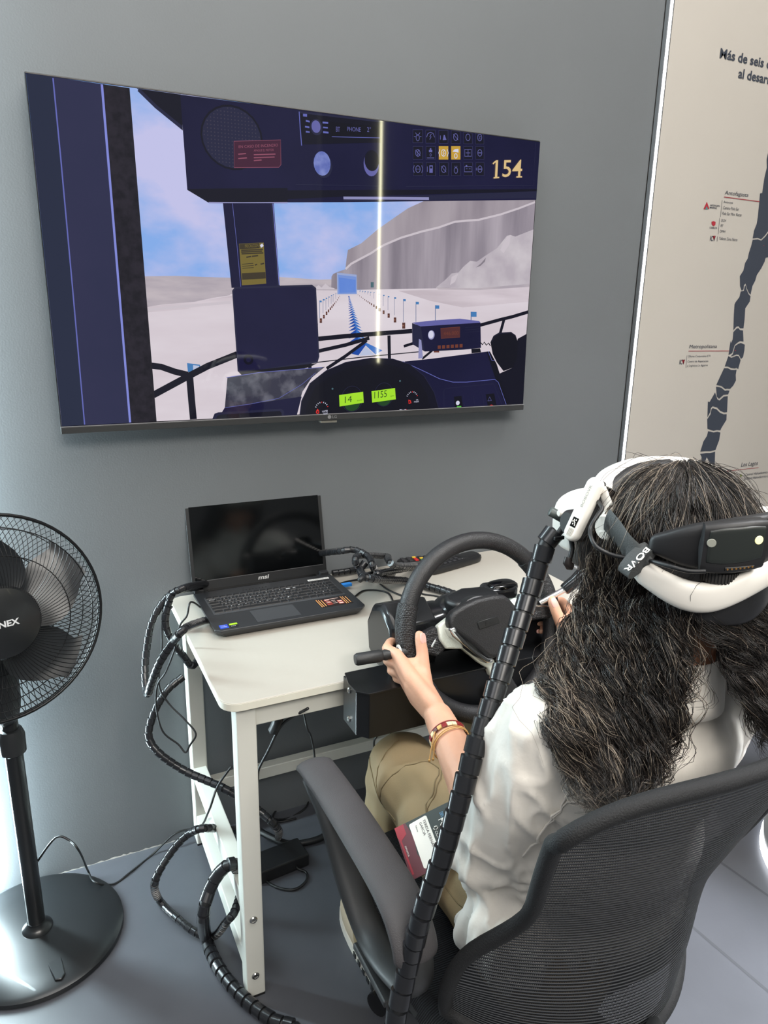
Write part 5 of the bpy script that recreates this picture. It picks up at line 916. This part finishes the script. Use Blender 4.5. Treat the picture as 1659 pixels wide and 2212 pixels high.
# ---- shirt
CUFL = Vector((0.489, -1.048, 0.725))*0+ELL.lerp(WRL, .30)
T = [('e', (.690, -1.165, .875), (.182, .108, .125)), ('e', (.684, -1.145, .73), (.165, .100, .15)), ('e', (.676, -1.115, .605), (.178, .112, .10)), ('c', SHL+Vector((.02, 0, 0)), SHR-Vector((.02, 0, 0)), .068, .068), ('c', (.70, -1.175, .95), (.70, -1.178, 1.000), .078, .066),
     ('p', [SHL+Vector((.0, 0, .0)), SHL.lerp(ELL, .45)+Vector((-.006, .0, -.0)), ELL+Vector((-.004, -.012, .004))], [.066, .080, .080]), ('p', [ELL+Vector((0, -.01, -.005)), ELL.lerp(WRL, .06)+Vector((-.004, 0, -.012))], [.076, .070]),
     ('p', [SHR, SHR.lerp(ELR, .45), ELR+Vector((.004, -.012, .004))], [.068, .076, .074]), ('p', [ELR, ELR.lerp(WRR, .20)], [.072, .060]), ('c', (.548, -1.125, .60), (.548, -1.075, .555), .078, .062)]
me = blob(T, .0055, 7, .5)
def shirt_fold(co, no):
    a = fold(co*np.array([1, 1, .45]), .008, 13, 5)
    rn = lambda q, sc, sd, w: np.array([max(0, 1-abs(noise.noise(Vector(v*sc)+Vector((sd, sd, 0))))*w)**2 for v in q])
    fw = np.clip((co[:, 0]-.62)/-.10, 0.25, 1); rot = np.stack([co[:, 0]*.8+co[:, 2]*.6, co[:, 1], (co[:, 2]*.8-co[:, 0]*.6)*.35], 1)
    a += fw*(.0060*rn(rot, 15, 4, 4.5)+.0045*rn(co*np.array([1, 1, .5]), 26, 8, 4))-.005
    # drawn folds running from the elbow up to the shoulder, and gathers under the waist
    d = np.linalg.norm(co-np.array(ELL), axis=1); ang = np.arctan2(co[:, 2]-ELL.z, co[:, 0]-ELL.x); a += .0035*np.sin(ang*9+d*38)*np.exp(-(d/.16)**2)
    w = np.exp(-((co[:, 2]-.60)/.08)**2); a += .006*w*np.sin(np.arctan2(co[:, 1]+1.15, co[:, 0]-.68)*26)
    return no*a[:, None]
warp(me, shirt_fold); shirt = link('shirt', me, M_SHIRT, person, 180)
# rolled cuff: a loose double band round the forearm, and collar
def cuff(el, wr, par):
    ax = (wr-el).normalized(); c = el.lerp(wr, .12)+Vector((.016 if el.x < .7 else -.01, 0, -.010)); g = G()
    g.lathe([(.056, -.040), (.063, -.034), (.064, .006), (.064, .014), (.060, .016), (.054, .010), (.052, -.030)], c, ax, 40, close=True)
    g.v = [tuple(Vector(v)+Vector((-.006, .006, -.022))*max(0, (c.z-v[2])/.05)+(Vector(v)-c).normalized()*.004*math.sin(9*math.atan2(v[2]-c.z, v[0]-c.x))) for v in g.v]
    part('cuff', g, M_SHIRT, par, 60)
cuff(ELL, WRL, shirt); cuff(ELR, WRR, shirt)
g = G()
def coll(u, v):
    a = math.radians(-250+320*u); r = .066+.010*v+.004*math.sin(a*3); return Vector((.702+r*1.06*math.cos(a), -1.185+r*1.02*math.sin(a), 1.044-.004*math.sin(a)-.070*v+.014*math.sin(PI*v)))
g.grid(coll, 40, 8); o = part('collar', g, M_SHIRT, shirt, 180); sd_ = o.modifiers.new('s', 'SOLIDIFY'); sd_.thickness = .003
bs = BVHTree.FromPolygons([v.co for v in me.vertices], [tuple(p.vertices) for p in me.polygons])
for P in ([(0.529, -1.24, 0.893), (0.516, -1.223, 0.853), (0.515, -1.194, 0.798), (0.515, -1.169, 0.767)], [(0.533, -1.243, 0.888), (0.518, -1.225, 0.848), (0.517, -1.196, 0.793)], [(0.556, -1.148, 0.971), (0.555, -1.187, 0.955), (0.55, -1.225, 0.935)]):
    g = G(); g.tube(on_surf(bs, cr(P, 8), None), .0014, 5); part('shirt_seam', g, M_SHIRT, shirt, 180)
# ================================================================ bracelets on the left wrist
def band(t0, label, cols, nb, rr, wdt, dz):
    ax = (WRL-ELL).normalized(); c = ELL.lerp(WRL, t0); N = ax.orthogonal().normalized(); B = ax.cross(N); r = rr
    t = thing('bracelet', c, label, 'bracelet')
    for k in range(nb):
        a = 2*PI*k/nb; p = c+(N*math.cos(a)+B*math.sin(a))*r+ax*dz*math.sin(a*2); R = Matrix(((N*-math.sin(a)+B*math.cos(a)), ax, (N*math.cos(a)+B*math.sin(a)))).transposed()
        part('bead', G().box(p, (2*PI*r/nb*.92, wdt, .0026), R), cols[k % len(cols)], t, 0, .0006, 1)
    return t, c, ax, N, B
M_BR = mat('bead_red', (128, 30, 32), .35); M_BG = mat('bead_gold', (200, 158, 96), .3, .4); M_BW = mat('bead_cream', (232, 214, 170), .35); M_BD = mat('bead_brown', (84, 40, 34), .4); M_STR = mat('string_gold', (206, 160, 98), .5)
tb, c, ax, N, B = band(.80, 'beaded bracelet of red, gold and cream tiles on the left wrist', [M_BR, M_BW, M_BD, M_BG, M_BR, M_BW, M_BW], 22, .0318, .0085, .001)
g = G(); g.tube([c+(N*math.cos(a)+B*math.sin(a))*.0322+ax*.0056 for a in np.linspace(0, 2*PI, 40)[:-1]], .0012, 5, True); part('red_cord', g, M_BR, tb, 180)
t2 = thing('bracelet', ELL.lerp(WRL, .74), 'thin gold cord bracelet with hanging ends just below the beaded one', 'bracelet'); c2 = ELL.lerp(WRL, .74)
for dz in (.0, .004): g = G(); g.tube([c2+(N*math.cos(a)+B*math.sin(a))*.0335+ax*(dz+.005*math.sin(a+1)) for a in np.linspace(0, 2*PI, 40)[:-1]], .0011, 5, True); part('gold_cord', g, M_STR, t2, 180)
for pts in ([(0.56, -0.857, 0.762), (0.553, -0.863, 0.75), (0.547, -0.867, 0.731), (0.544, -0.869, 0.718)], [(0.562, -0.859, 0.759), (0.555, -0.867, 0.743), (0.55, -0.871, 0.72)]):
    g = G(); g.tube(cr(pts, 5), .001, 5); e = part('cord_end', g, M_STR, t2, 180); g = G(); g.ell(pts[-1], (.0022, .0022, .0028)); part('bead', g, M_BG, e, 60)
# ================================================================ visitor badge on the lap
M_CARD = mat('card_dark', (44, 52, 48), .35); M_CARDW = mat('card_white', (232, 230, 222), .45); M_CARDR = mat('card_red', (150, 40, 52), .35); M_CARDM = mat('card_maroon', (96, 44, 52), .35); M_CARDT = mat('card_text', (40, 42, 48), .5); M_CARDB = mat('card_blue', (110, 170, 210), .5)
bA, bB, bC, bDd = Vector((0.472, -0.888, 0.62)), Vector((0.448, -0.964, 0.581)), Vector((0.538, -0.995, 0.619)), Vector((0.556, -0.915, 0.664))
bu = (bDd-bA); bv = (bB-bA); BW, BH = bu.length, bv.length; bu.normalize(); bv = (bv-bu*bv.dot(bu)).normalized(); bn = bu.cross(bv).normalized(); bn = bn if bn.z > 0 else -bn
def cf(a, b, c=0): return bA+bu*(a*BW)+bv*(b*BH)+bn*c      # a: red strip 0 .. head 1 ; b: along the writing
badge = thing('badge', bA, 'dark visitor badge card with white name field and red strip against the thigh', 'badge')
part('card', G().prism([(0, 0), (1, 0), (1, 1), (0, 1)], .0012, cf), M_CARD, badge, 0)
part('red_strip', G().prism([(0, 0), (.20, 0), (.26, .30), (.22, .62), (.36, 1), (0, 1)], .0003, cf, 0, .0012), M_CARDM, badge, 0)
part('red_strip', G().prism([(0, 0), (.16, 0), (.16, .20), (.05, .28), (.07, .92), (.04, .92), (.02, .25), (0, .2)], .0003, cf, 0, .0015), M_CARDR, badge, 0)
part('name_field', G().prism([(.27, .06), (.56, .04), (.58, .06), (.58, .90), (.56, .92), (.27, .92), (.25, .90), (.25, .08)], .0003, cf, 0, .0015), M_CARDW, badge, 0)
def btext(txt, a, b, w, h, mi): g = G(); add_text(g, txt, cf(a, b, .0022), bv, bu, w*BH, h*BW); part(('fair_text', 'name_text', 'fair_text')[mi], g, [M_CARDW, M_CARDT, M_CARDB][mi], badge, 0, fixn=False)
btext('TERESA FERNANDEZ', .495, .10, .72, .045, 1); btext('GARCIA', .425, .12, .26, .042, 1); btext('Teknica', .345, .13, .13, .025, 1)
btext('EXPO', .80, .12, .10, .060, 2); btext('FOREDE', .74, .23, .56, .105, 0); btext('CORPROA', .62, .40, .34, .042, 0); btext('EXPOSITOR', .07, .40, .20, .025, 0)
_d = 0
g = G(); 
for k in range(3): g.tube([cf(.655+.035*math.cos(x), .345+.028*math.sin(x), .002) for x in np.linspace(k*2.1, k*2.1+1.6, 8)], .0008, 4)
part('company_mark', g, M_CARDW, badge, 0)

# ================================================================ hair (child of the person)
rx_, ry_, rz_ = .082, .101, .107
def scalp(al, th, d):
    return hd(-math.sin(al)*(rx_+d)*math.sin(th), -math.cos(al)*(ry_+d)*math.sin(th), .004+(rz_+d)*math.cos(th))
LROW = [((0.624, -1.114, 1.093), (0.654, -1.244, 1.131)), ((0.584, -1.132, 1.046), (0.646, -1.256, 1.08)), ((0.55, -1.152, 1.004), (0.634, -1.268, 1.041)), ((0.531, -1.182, 0.971), (0.616, -1.281, 1.005)), ((0.523, -1.221, 0.945), (0.597, -1.29, 0.968)), ((0.516, -1.258, 0.926), (0.562, -1.298, 0.944)), ((0.511, -1.292, 0.921), (0.539, -1.303, 0.929))]
RROW = [((0.658, -1.256, 1.135), (0.839, -1.243, 1.106)), ((0.691, -1.282, 1.083), (0.846, -1.264, 1.05)), ((0.705, -1.301, 1.042), (0.843, -1.288, 1.005)), ((0.715, -1.319, 1.002), (0.839, -1.31, 0.965)), ((0.732, -1.33, 0.955), (0.835, -1.331, 0.927))]
LROW = [(Vector(a), Vector(b)) for a, b in LROW]; RROW = [(Vector(a), Vector(b)) for a, b in RROW]
hv = [('e', hd(0, -.008, .006), (rx_+.002, ry_+.002, rz_+.001), HR)]
for ROW, n in ((LROW, 6), (RROW, 4)):
    for f in (.12, .36, .62, .86):
        P = [a.lerp(b, f) for a, b in ROW[:n]]; P = [scalp(math.radians(110-100*f) if ROW is LROW else math.radians(-105*f), math.radians(95), .004)]+P
        hv.append(('p', [q+(q-Vector((0, -1.8, 1.45))).normalized()*.024 for q in P], [.022]+[.020]*(len(P)-3)+[.014, .008]))
hair = link('hair', blob(hv, .005, 6, .5), M_HAIRB, person, 180)
bsh = BVHTree.FromPolygons([v.co for v in shirt.data.vertices], [tuple(p.vertices) for p in shirt.data.polygons])
def clear(p, m):
    loc, nrm, _, dist = bsh.find_nearest(p)
    if (p-loc).dot(nrm) < m: return loc+nrm*m
    return p
def guide(side, s, th0, lift, end, r):
    ROW = LROW if side == 'L' else RROW
    al = math.radians(106-98*s) if side == 'L' else math.radians(8-118*s)
    P = []; a0 = al+r.uniform(-.5, .5)*(.25 if th0 > .6 else 1.0)
    for k in range(5):
        t = k/5; th = th0+(math.radians(96)-th0)*t; P.append(scalp(a0+(al-a0)*min(1, t*1.3), th, lift*(.5+.5*t)))
    n = max(1, int(end*len(ROW)+.5))
    for k in range(n):
        a, b = ROW[k]; p = a.lerp(b, s); p = p+Vector((r.gauss(0, .004), r.gauss(0, .004), r.gauss(0, .003)))*min(k+1, 3)*.6
        P.append(clear(p, .008+lift*.5))
    return cr(P, 6)
def build_strands(specs, K=30):
    """specs: (guide points, count, spread, wave, wavelength, tone weights) -> arrays for one mesh"""
    V = []; M = []
    for gp, cnt, spr, amp, wl, tone, rad in specs:
        L = resample(gp, 1e-6+sum((b-a).length for a, b in zip(gp, gp[1:]))/(K-1))
        Pn = np.array([tuple(q) for q in L])[:K]
        if len(Pn) < K: Pn = np.vstack([Pn, np.repeat(Pn[-1:], K-len(Pn), 0)])
        tan = np.gradient(Pn, axis=0); tan /= np.linalg.norm(tan, axis=1)[:, None]+1e-9
        ref = np.array([.45, .88, -.15]); N = np.cross(tan, ref); N /= np.linalg.norm(N, axis=1)[:, None]+1e-9; B = np.cross(tan, N)
        arc = np.concatenate([[0], np.cumsum(np.linalg.norm(np.diff(Pn, axis=0), axis=1))]); t = arc/max(arc[-1], 1e-6)
        ph = rng.uniform(0, 6.3); env = np.clip((arc-.06)/.14, .12, 1)
        for q in range(cnt):
            o1, o2 = rng.normal(0, spr, 2); sp_ = (.55+.45*np.sin(PI*np.clip(t*1.1, 0, 1)))
            w = 2*PI*arc/(wl*rng.uniform(.985, 1.015))+ph+rng.normal(0, .16); A = amp*rng.uniform(.85, 1.15)*env
            w2 = 2*PI*arc/(wl*.47)+rng.uniform(0, 6)
            C = Pn+N*(o1*sp_+A*np.sin(w)+A*.18*np.sin(w2))[:, None]+B*(o2*sp_+A*.8*np.cos(w))[:, None]
            cut = rng.uniform(.82, 1.0); C = C[0]+(C-C[0]) if cut > .99 else np.stack([np.interp(t*cut, t, C[:, i]) for i in range(3)], 1)
            V.append((C, rad*rng.uniform(.75, 1.2))); M.append(rng.choice(3, p=tone))
    n = len(V); C = np.stack([c for c, _ in V]); Rr = np.array([r for _, r in V])
    T = np.gradient(C, axis=1); T /= np.linalg.norm(T, axis=2)[..., None]+1e-9
    ref = np.array([.31, .52, .79]); N = np.cross(T, ref); N /= np.linalg.norm(N, axis=2)[..., None]+1e-9; B = np.cross(T, N)
    tp = np.clip((1-np.linspace(0, 1, K))*6, .25, 1)[None, :, None]; vs = []
    for k in range(3):
        a = 2*PI*k/3; vs.append(C+(N*math.cos(a)+B*math.sin(a))*Rr[:, None, None]*tp)
    X = np.stack(vs, 2).reshape(-1, 3)              # strand, point, corner
    i = np.arange(n)[:, None, None]; j = np.arange(K-1)[None, :, None]; k = np.arange(3)[None, None, :]; k2 = (k+1) % 3
    base = (i*K+j)*3; F = np.stack([base+k, base+k2, base+3+k2, base+3+k], -1).reshape(-1, 4)
    return X, F, np.repeat(np.array(M), (K-1)*3)
def strand_mesh(name, specs, mats, K=30):
    X, F, M = build_strands(specs, K); me = bpy.data.meshes.new(name); nv, nf = len(X), len(F)
    me.vertices.add(nv); me.vertices.foreach_set('co', X.astype(np.float32).ravel()); me.loops.add(nf*4); me.loops.foreach_set('vertex_index', F.astype(np.int32).ravel())
    me.polygons.add(nf); me.polygons.foreach_set('loop_start', np.arange(0, nf*4, 4, dtype=np.int32)); me.update(calc_edges=True)
    o = link(name, me, mats, hair, 180, mi=M.astype(np.int32)); o['kind'] = 'stuff'; return o
def hmat(n, c, r):
    m = mat(n, c, r, spec=.45); return m
HM = [hmat('hair_dark', (30, 27, 26), .34), hmat('hair_brown', (58, 50, 45), .36), hmat('hair_grey', (138, 126, 112), .4)]
rr = random.Random(21); specs = []
for i in range(240):                                        # left mass, over the shoulder blade
    s = rr.random()**.9; th0 = math.radians(rr.choice((rr.uniform(3, 40), rr.uniform(20, 85)))); low = rr.random()
    gw = .04+.46*max(0, 1-s*1.7)*rr.random()+.14*(low > .85)
    specs.append((guide('L', s, th0, rr.uniform(.004, .020), rr.choice((1, 1, .86, .86, .72, .95)), rr), 26, .0030, rr.uniform(.008, .017), rr.uniform(.060, .095), (1-gw-.25, .25, gw), .00036))
for i in range(110):                                        # right mass
    s = rr.random(); th0 = math.radians(rr.choice((rr.uniform(3, 40), rr.uniform(20, 85))))
    specs.append((guide('R', s, th0, rr.uniform(.004, .018), rr.choice((1, 1, .8, .6)), rr), 26, .0036, rr.uniform(.006, .012), rr.uniform(.055, .085), (.78, .18, .04), .00036))
for i in range(46):                                         # strands falling between the two masses
    s = rr.uniform(.93, 1.12) if i % 2 else rr.uniform(.75, 1.0)
    specs.append((guide('L', s, math.radians(rr.uniform(30, 85)), .012, rr.choice((.5, .72, .86)), rr), 5, .006, rr.uniform(.006, .014), .05, (.6, .25, .15), .00034))
strand_mesh('hair_strands', specs, HM)
specs = []
for i in range(170):                                        # stray hairs
    L_ = i % 3 != 0; specs.append((guide('L' if L_ else 'R', rr.uniform(-.10, 1.0), math.radians(rr.uniform(3, 80)), rr.uniform(.018, .036), rr.choice((1, .86, .7, .5)), rr), 1, .004, rr.uniform(.004, .009), rr.uniform(.06, .10), (.35, .35, .30), .00028))
for i in range(80):                                         # short fly-aways round the crown
    al = math.radians(rr.uniform(-140, 150)); th = math.radians(rr.uniform(5, 75)); a1 = al+rr.uniform(-.6, .6); P = [scalp(al, th, .006), scalp(al+(a1-al)*.4, th+.2, .020), scalp(a1, th+.45, rr.uniform(.022, .040)), scalp(a1+.1, th+.75, rr.uniform(.02, .045))]
    specs.append((cr(P, 6), 1, .002, .003, .06, (.5, .3, .2), .00026))
strand_mesh('stray_hairs', specs, HM)
# ================================================================ headset on the head
M_HW = mat('headset_white', (224, 220, 212), .42); M_HB = mat('headset_black', (26, 26, 28), .5, bump=.05, bscale=400); M_HG = mat('headset_gasket', (40, 38, 36), .6); M_HS = mat('headset_strap', (56, 58, 58), .6, bump=.3, bscale=500); M_HP = mat('pack_face', (36, 40, 38), .38)
hs = thing('vr_headset', hd(0, .0, 0), 'white and black virtual reality headset strapped on the head', 'headset')
def hb(al, z, d): return hd(-math.sin(al)*(.088+d), -math.cos(al)*(.112+d), z)
def hband(nm, a0, a1, zt, zb_, d0, d1, m, n=40, e=.55, k=20):
    g = G(); vs = []
    for i in range(n+1):
        t = i/n; al = math.radians(a0+(a1-a0)*t); zu = float(np.mean([np.interp(t+q, *zt) for q in (-.08, -.05, -.025, 0, .025, .05, .08)])); zl = float(np.mean([np.interp(t+q, *zb_) for q in (-.08, -.05, -.025, 0, .025, .05, .08)])); zc, hz = (zu+zl)/2, (zu-zl)/2; dc, hd_ = (d0+d1)/2, (d1-d0)/2
        cap = min(1, math.sqrt(max(0, 1-max(0, (abs(2*t-1)-.9)/.1)**2))+.02)
        for q in range(k):
            b = 2*PI*q/k; pw = lambda x: math.copysign(abs(x)**e, x); vs.append(hb(al, zc+hz*cap*pw(math.sin(b)), dc+hd_*cap*pw(math.cos(b))))
    g.add(vs, [(i*k+q, i*k+(q+1) % k, (i+1)*k+(q+1) % k, (i+1)*k+q) for i in range(n) for q in range(k)]+[tuple(range(k)), tuple(n*k+q for q in range(k))]); return part(nm, g, m, hs, 60)
X5 = (0, .25, .5, .75, 1)
hband('inner_pad', 66, -80, (X5, (.022, .030, .035, .04, .05)), (X5, (.0, -.048, -.046, -.02, .01)), .004, .018, M_HB)
hband('rear_pad', 60, -24, (X5, (.050, .073, .083, .088, .086)), (X5, (.034, .022, .023, .026, .034)), .008, .028, M_HB)
hband('battery_pack', 35, 3, (X5, (.077, .081, .084, .086, .086)), (X5, (.025, .024, .026, .029, .033)), .020, .040, M_HB, 24, .35)
hband('battery_face', 32.8, 5.2, (X5, (.072, .077, .079, .081, .080)), (X5, (.037, .036, .038, .041, .045)), .032, .0412, M_HP, 20, .3)
def hdisc(nm, al, z, d, r, h, m, par=None):
    al = math.radians(al); g = G(); ax = HR @ Vector((-math.sin(al), -math.cos(al), 0)); g.lathe([(r, 0), (r, h*.7), (r*.9, h), (0, h)], hb(al, z, d), ax, 20); return part(nm, g, m, par or hs, 30)
hdisc('contact_pad', 30.5, .0600, .0406, .0048, .0012, mat('pad_grey', (150, 152, 142), .35)); hdisc('contact_pad', 9.5, .0655, .0406, .0048, .0012, mat('pad_lit', (240, 236, 180), .4, emit=(240, 232, 160), estr=.6))
g = G()
for k in range(7): al = math.radians(22-1.9*k); g.lathe([(.0011, 0), (.0011, .0008)], hb(al, .0318+.0006*k, .0404), HR @ Vector((-math.sin(al), -math.cos(al), 0)), 8)
part('charge_pins', g, mat('pin_gold', (190, 140, 80), .3, .8), hs, 0)
hband('pin_slot', 24, 8.5, (X5, (.0338, .0347, .0357, .0366, .0375)), (X5, (.0288, .0297, .0307, .0316, .0325)), .030, .0405, M_CORE, 16, .5)
hband('halo_band', 66, -82, ((0, .1, .19, .257, .31, .41, .58, 1), (.026, .016, .007, .005, .011, .029, .045, .064)), ((0, .1, .19, .257, .31, .41, .58, 1), (.002, -.018, -.028, -.030, -.023, -.004, .014, .04)), .014, .034, M_HW, 56, .7)
g = G(); kc = hb(math.radians(20), .0165, .010); g.lathe([(.019, -.007), (.021, -.005), (.021, .005), (.019, .007)], kc, (0, 0, 1), 40)
g2 = G()
for k in range(40): a = 2*PI*k/40; g2.box(kc+Vector((math.cos(a)*.021, math.sin(a)*.021, 0)), (.0016, .0020, .012), Matrix.Rotation(a, 3, 'Z'))
kn_ = part('adjust_dial', g, M_HB, hs, 30); part('dial_ribs', g2, M_HG, kn_, 0)
# side arms: strap, pivot disc, white arm, forehead band
def strap(nm, P, w, th, m, upv, n=6, par=None):
    g = G(); Q = cr(P, n); g.tube(Q, [1.0]*len(Q), 12, sq=(w, th), upv=upv); return part(nm, g, m, par or hs, 60)
sv = HR @ Vector((0, .55, .83))
strap('side_strap', [(0.613, -1.219, 1.169), (0.613, -1.195, 1.183), (0.618, -1.168, 1.196), (0.623, -1.142, 1.205)], .016, .0035, M_HS, sv)
strap('side_arm', [(0.626, -1.132, 1.186), (0.631, -1.128, 1.202), (0.639, -1.123, 1.215), (0.641, -1.114, 1.226), (0.642, -1.107, 1.233)], .009, .0035, M_HW, HR @ Vector((0, 1, .2)))
ax = HR @ Vector((-1, -.25, 0)); g = G(); g.lathe([(.0, 0), (.0165, 0), (.0165, .004), (.0145, .007), (0, .0075)], (0.631, -1.136, 1.193), ax, 30); part('pivot_disc', g, M_HW, hs, 40)
strap('forehead_band', [(0.645, -1.103, 1.233), (0.667, -1.092, 1.246), (0.696, -1.087, 1.254), (0.726, -1.088, 1.258), (0.762, -1.094, 1.258), (0.798, -1.101, 1.254), (0.829, -1.114, 1.245)], .007, .016, M_HW, (0, 0, 1))
strap('forehead_pad', [(0.651, -1.108, 1.228), (0.669, -1.101, 1.24), (0.694, -1.099, 1.248), (0.723, -1.1, 1.253), (0.756, -1.104, 1.254)], .010, .015, M_HB, (0, 0, 1))
# visor
g = G(); g.ell(hd(0, .126, .008), (.089, .044, .047), HR, .62, 36, 20); part('visor_shell', g, M_HW, hs, 60)
g = G(); g.ell(hd(0, .090, -.006), (.083, .040, .056), HR, .6, 32, 18); part('face_gasket', g, M_HG, hs, 60)
g = G(); g.ell(hd(-.078, .112, -.004), (.012, .024, .022), HR, .6, 20, 12); part('hinge_block', g, M_HW, hs, 60)
ax2 = HR @ Vector((-1, -.1, 0)); part('hinge_disc', G().lathe([(.018, -.01), (.018, .004), (.015, .008), (0, .008)], (0.626, -1.075, 1.182), ax2, 28), M_HB, hs, 40)
part('power_button', G().lathe([(.0045, -.006), (.0045, .003), (.0035, .004), (0, .004)], (0.627, -1.05, 1.189), ax2, 16), M_HW, hs, 40)
# elongated control pod on the left temple
pa, pb_ = Vector((0.642, -1.101, 1.238)), Vector((0.615, -1.096, 1.172)); pax = (pb_-pa).normalized(); po = (ax-pax*ax.dot(pax)).normalized(); pn = pax.cross(po)
g = G(); Rp = Matrix((pn, po, pax)).transposed(); pc = (pa+pb_)/2; hl_ = (pb_-pa).length/2+.008
def pod_loft(w, d0, d1, L, m, nm, par=None):
    g = G(); pts = []
    for k in range(48):
        a = 2*PI*k/48; cx, cz = math.cos(a), math.sin(a); z = math.copysign(max(0, L-w), cz)+w*cz if abs(cz) > 1e-6 else 0; pts.append((w*cx, z))
    g.prism(pts, d1-d0, lambda a, b, c: pc+pn*a+pax*b+po*c, 0, d0); return part(nm, g, m, par or hs, 50, .0045, 4)
pod_ = pod_loft(.0118, .0, .013, hl_, M_HW, 'control_pod'); pod_loft(.0135, -.012, .001, hl_*.97, M_HB, 'pod_base', pod_)
def onpod(a, b, c=.0132): return pc+pn*a+pax*b+po*c
sgn = 1 if pn.x > 0 else -1
g = G(); g.prism([(-.0045, .013), (.0045, .013), (.0045, .026), (-.0045, .026)], .0008, lambda a, b, c: onpod(a*1, b, .0128+c)); part('pod_display', g, M_GLASS, pod_, 0, .0004)
g = G(); add_text(g, '36', onpod(-.003, .016, .0138), pn, -pax, .004, .003) if False else [g.box(onpod(x, y, .0138), (.0012, .0006, .0020), Rp) for x, y in ((-.002, .016), (.001, .0165), (.0025, .0185), (-.0015, .020), (.001, .022), (-.0025, .0225), (.0, .0185))]
part('display_digits', g, M_CARDW, pod_, 0)
g = G()
for k in range(4): g.box(onpod(-.003+.002*k, .033, .0132), (.0011, .0016, .010), Rp)
part('pod_switch', g, mat('switch_grey', (190, 186, 178), .4), pod_, 0)
g = G(); add_text(g, 'BOBOVR', onpod(-.0015, -.002, .0136), -pax, pn*-sgn, .030, .0040); part('pod_text', g, mat('pod_ink', (150, 148, 142), .5), pod_, 0, fixn=False)
# headset lead, printed sleeve, spare plug
g = G(); g.tube(cr([(0.634, -1.11, 1.22), (0.628, -1.123, 1.218), (0.624, -1.13, 1.215), (0.611, -1.134, 1.205), (0.603, -1.136, 1.194), (0.593, -1.15, 1.188), (0.592, -1.163, 1.18), (0.602, -1.176, 1.174), (0.612, -1.19, 1.173), (0.623, -1.203, 1.173), (0.614, -1.23, 1.181), (0.615, -1.255, 1.183), (0.625, -1.271, 1.182), (0.637, -1.282, 1.184)], 7), .0026, 8); part('headset_lead', g, M_CORE, hs, 180)
ca, cb_ = Vector((0.618, -1.212, 1.185)), Vector((0.602, -1.208, 1.168)); cax = (Vector((0.609, -1.225, 1.175))-Vector((0.611, -1.195, 1.18))).normalized()
g = G(); g.tube([Vector((0.609, -1.211, 1.177))-cax*.0095, Vector((0.609, -1.211, 1.177))+cax*.0095], [.0225, .0225], 24, sq=(1, .36), upv=(cb_-ca)); slv = part('strap_sleeve', g, M_HS, hs, 40)
bsl = BVHTree.FromPolygons([v.co for v in slv.data.vertices], [tuple(p.vertices) for p in slv.data.polygons])
g = G(); v, f = text_geo('BOVR', .034, .0075, bold=.02); tdir = (cb_-ca).normalized(); cen = Vector((0.579, -1.24, 1.191)); pts = []
for a, b in v:
    p = cen+tdir*(a-.017)-cax*(.00375-b); dv = (p-Vector((0, -1.8013, 1.4533))).normalized(); loc, nrm, _, _ = bsl.ray_cast(p-dv*.1, dv); loc = loc if loc else p; nrm = nrm if nrm else -dv; pts.append(loc+(nrm if nrm.dot(dv) < 0 else -nrm)*.0008)
g.add(pts, f); part('sleeve_text', g, M_CARDW, slv, 0, fixn=False)
g = G(); g.tube(cr([(0.622, -1.079, 1.165), (0.623, -1.083, 1.153), (0.621, -1.085, 1.144), (0.618, -1.086, 1.136)], 5), .0032, 8); part('spare_lead', g, M_CORE, hs, 180)
g = G(); g.tube([(0.617, -1.085, 1.139), (0.615, -1.086, 1.132), (0.617, -1.088, 1.128), (0.621, -1.09, 1.127)], [.0052, .0062, .0060, .0048], 10); sp_ = part('spare_plug', g, mat('plug_brown', (34, 28, 26), .4), hs, 50)
g = G(); g.tube([(0.622, -1.09, 1.128), (0.627, -1.096, 1.126)], .0026, 8); part('plug_tip', g, M_CHROME, sp_, 40)
# ================================================================ white counter at the right edge, lit along its foot
ct = thing('display_counter', (1.95, -.93, 0), 'round white counter at the right edge with a bright lit foot', 'counter')
part('counter_body', G().lathe([(.30, .02), (.312, .03), (.316, .06), (.316, .92), (.31, .93), (.0, .93)], (1.95, -.93, 0), (0, 0, 1), 64), mat('counter_white', (228, 228, 226), .5), ct, 40)
part('foot_light', G().lathe([(.314, .0), (.318, .0), (.318, .022), (.314, .022)], (1.95, -.93, 0), (0, 0, 1), 64), M_LED, ct, 40)
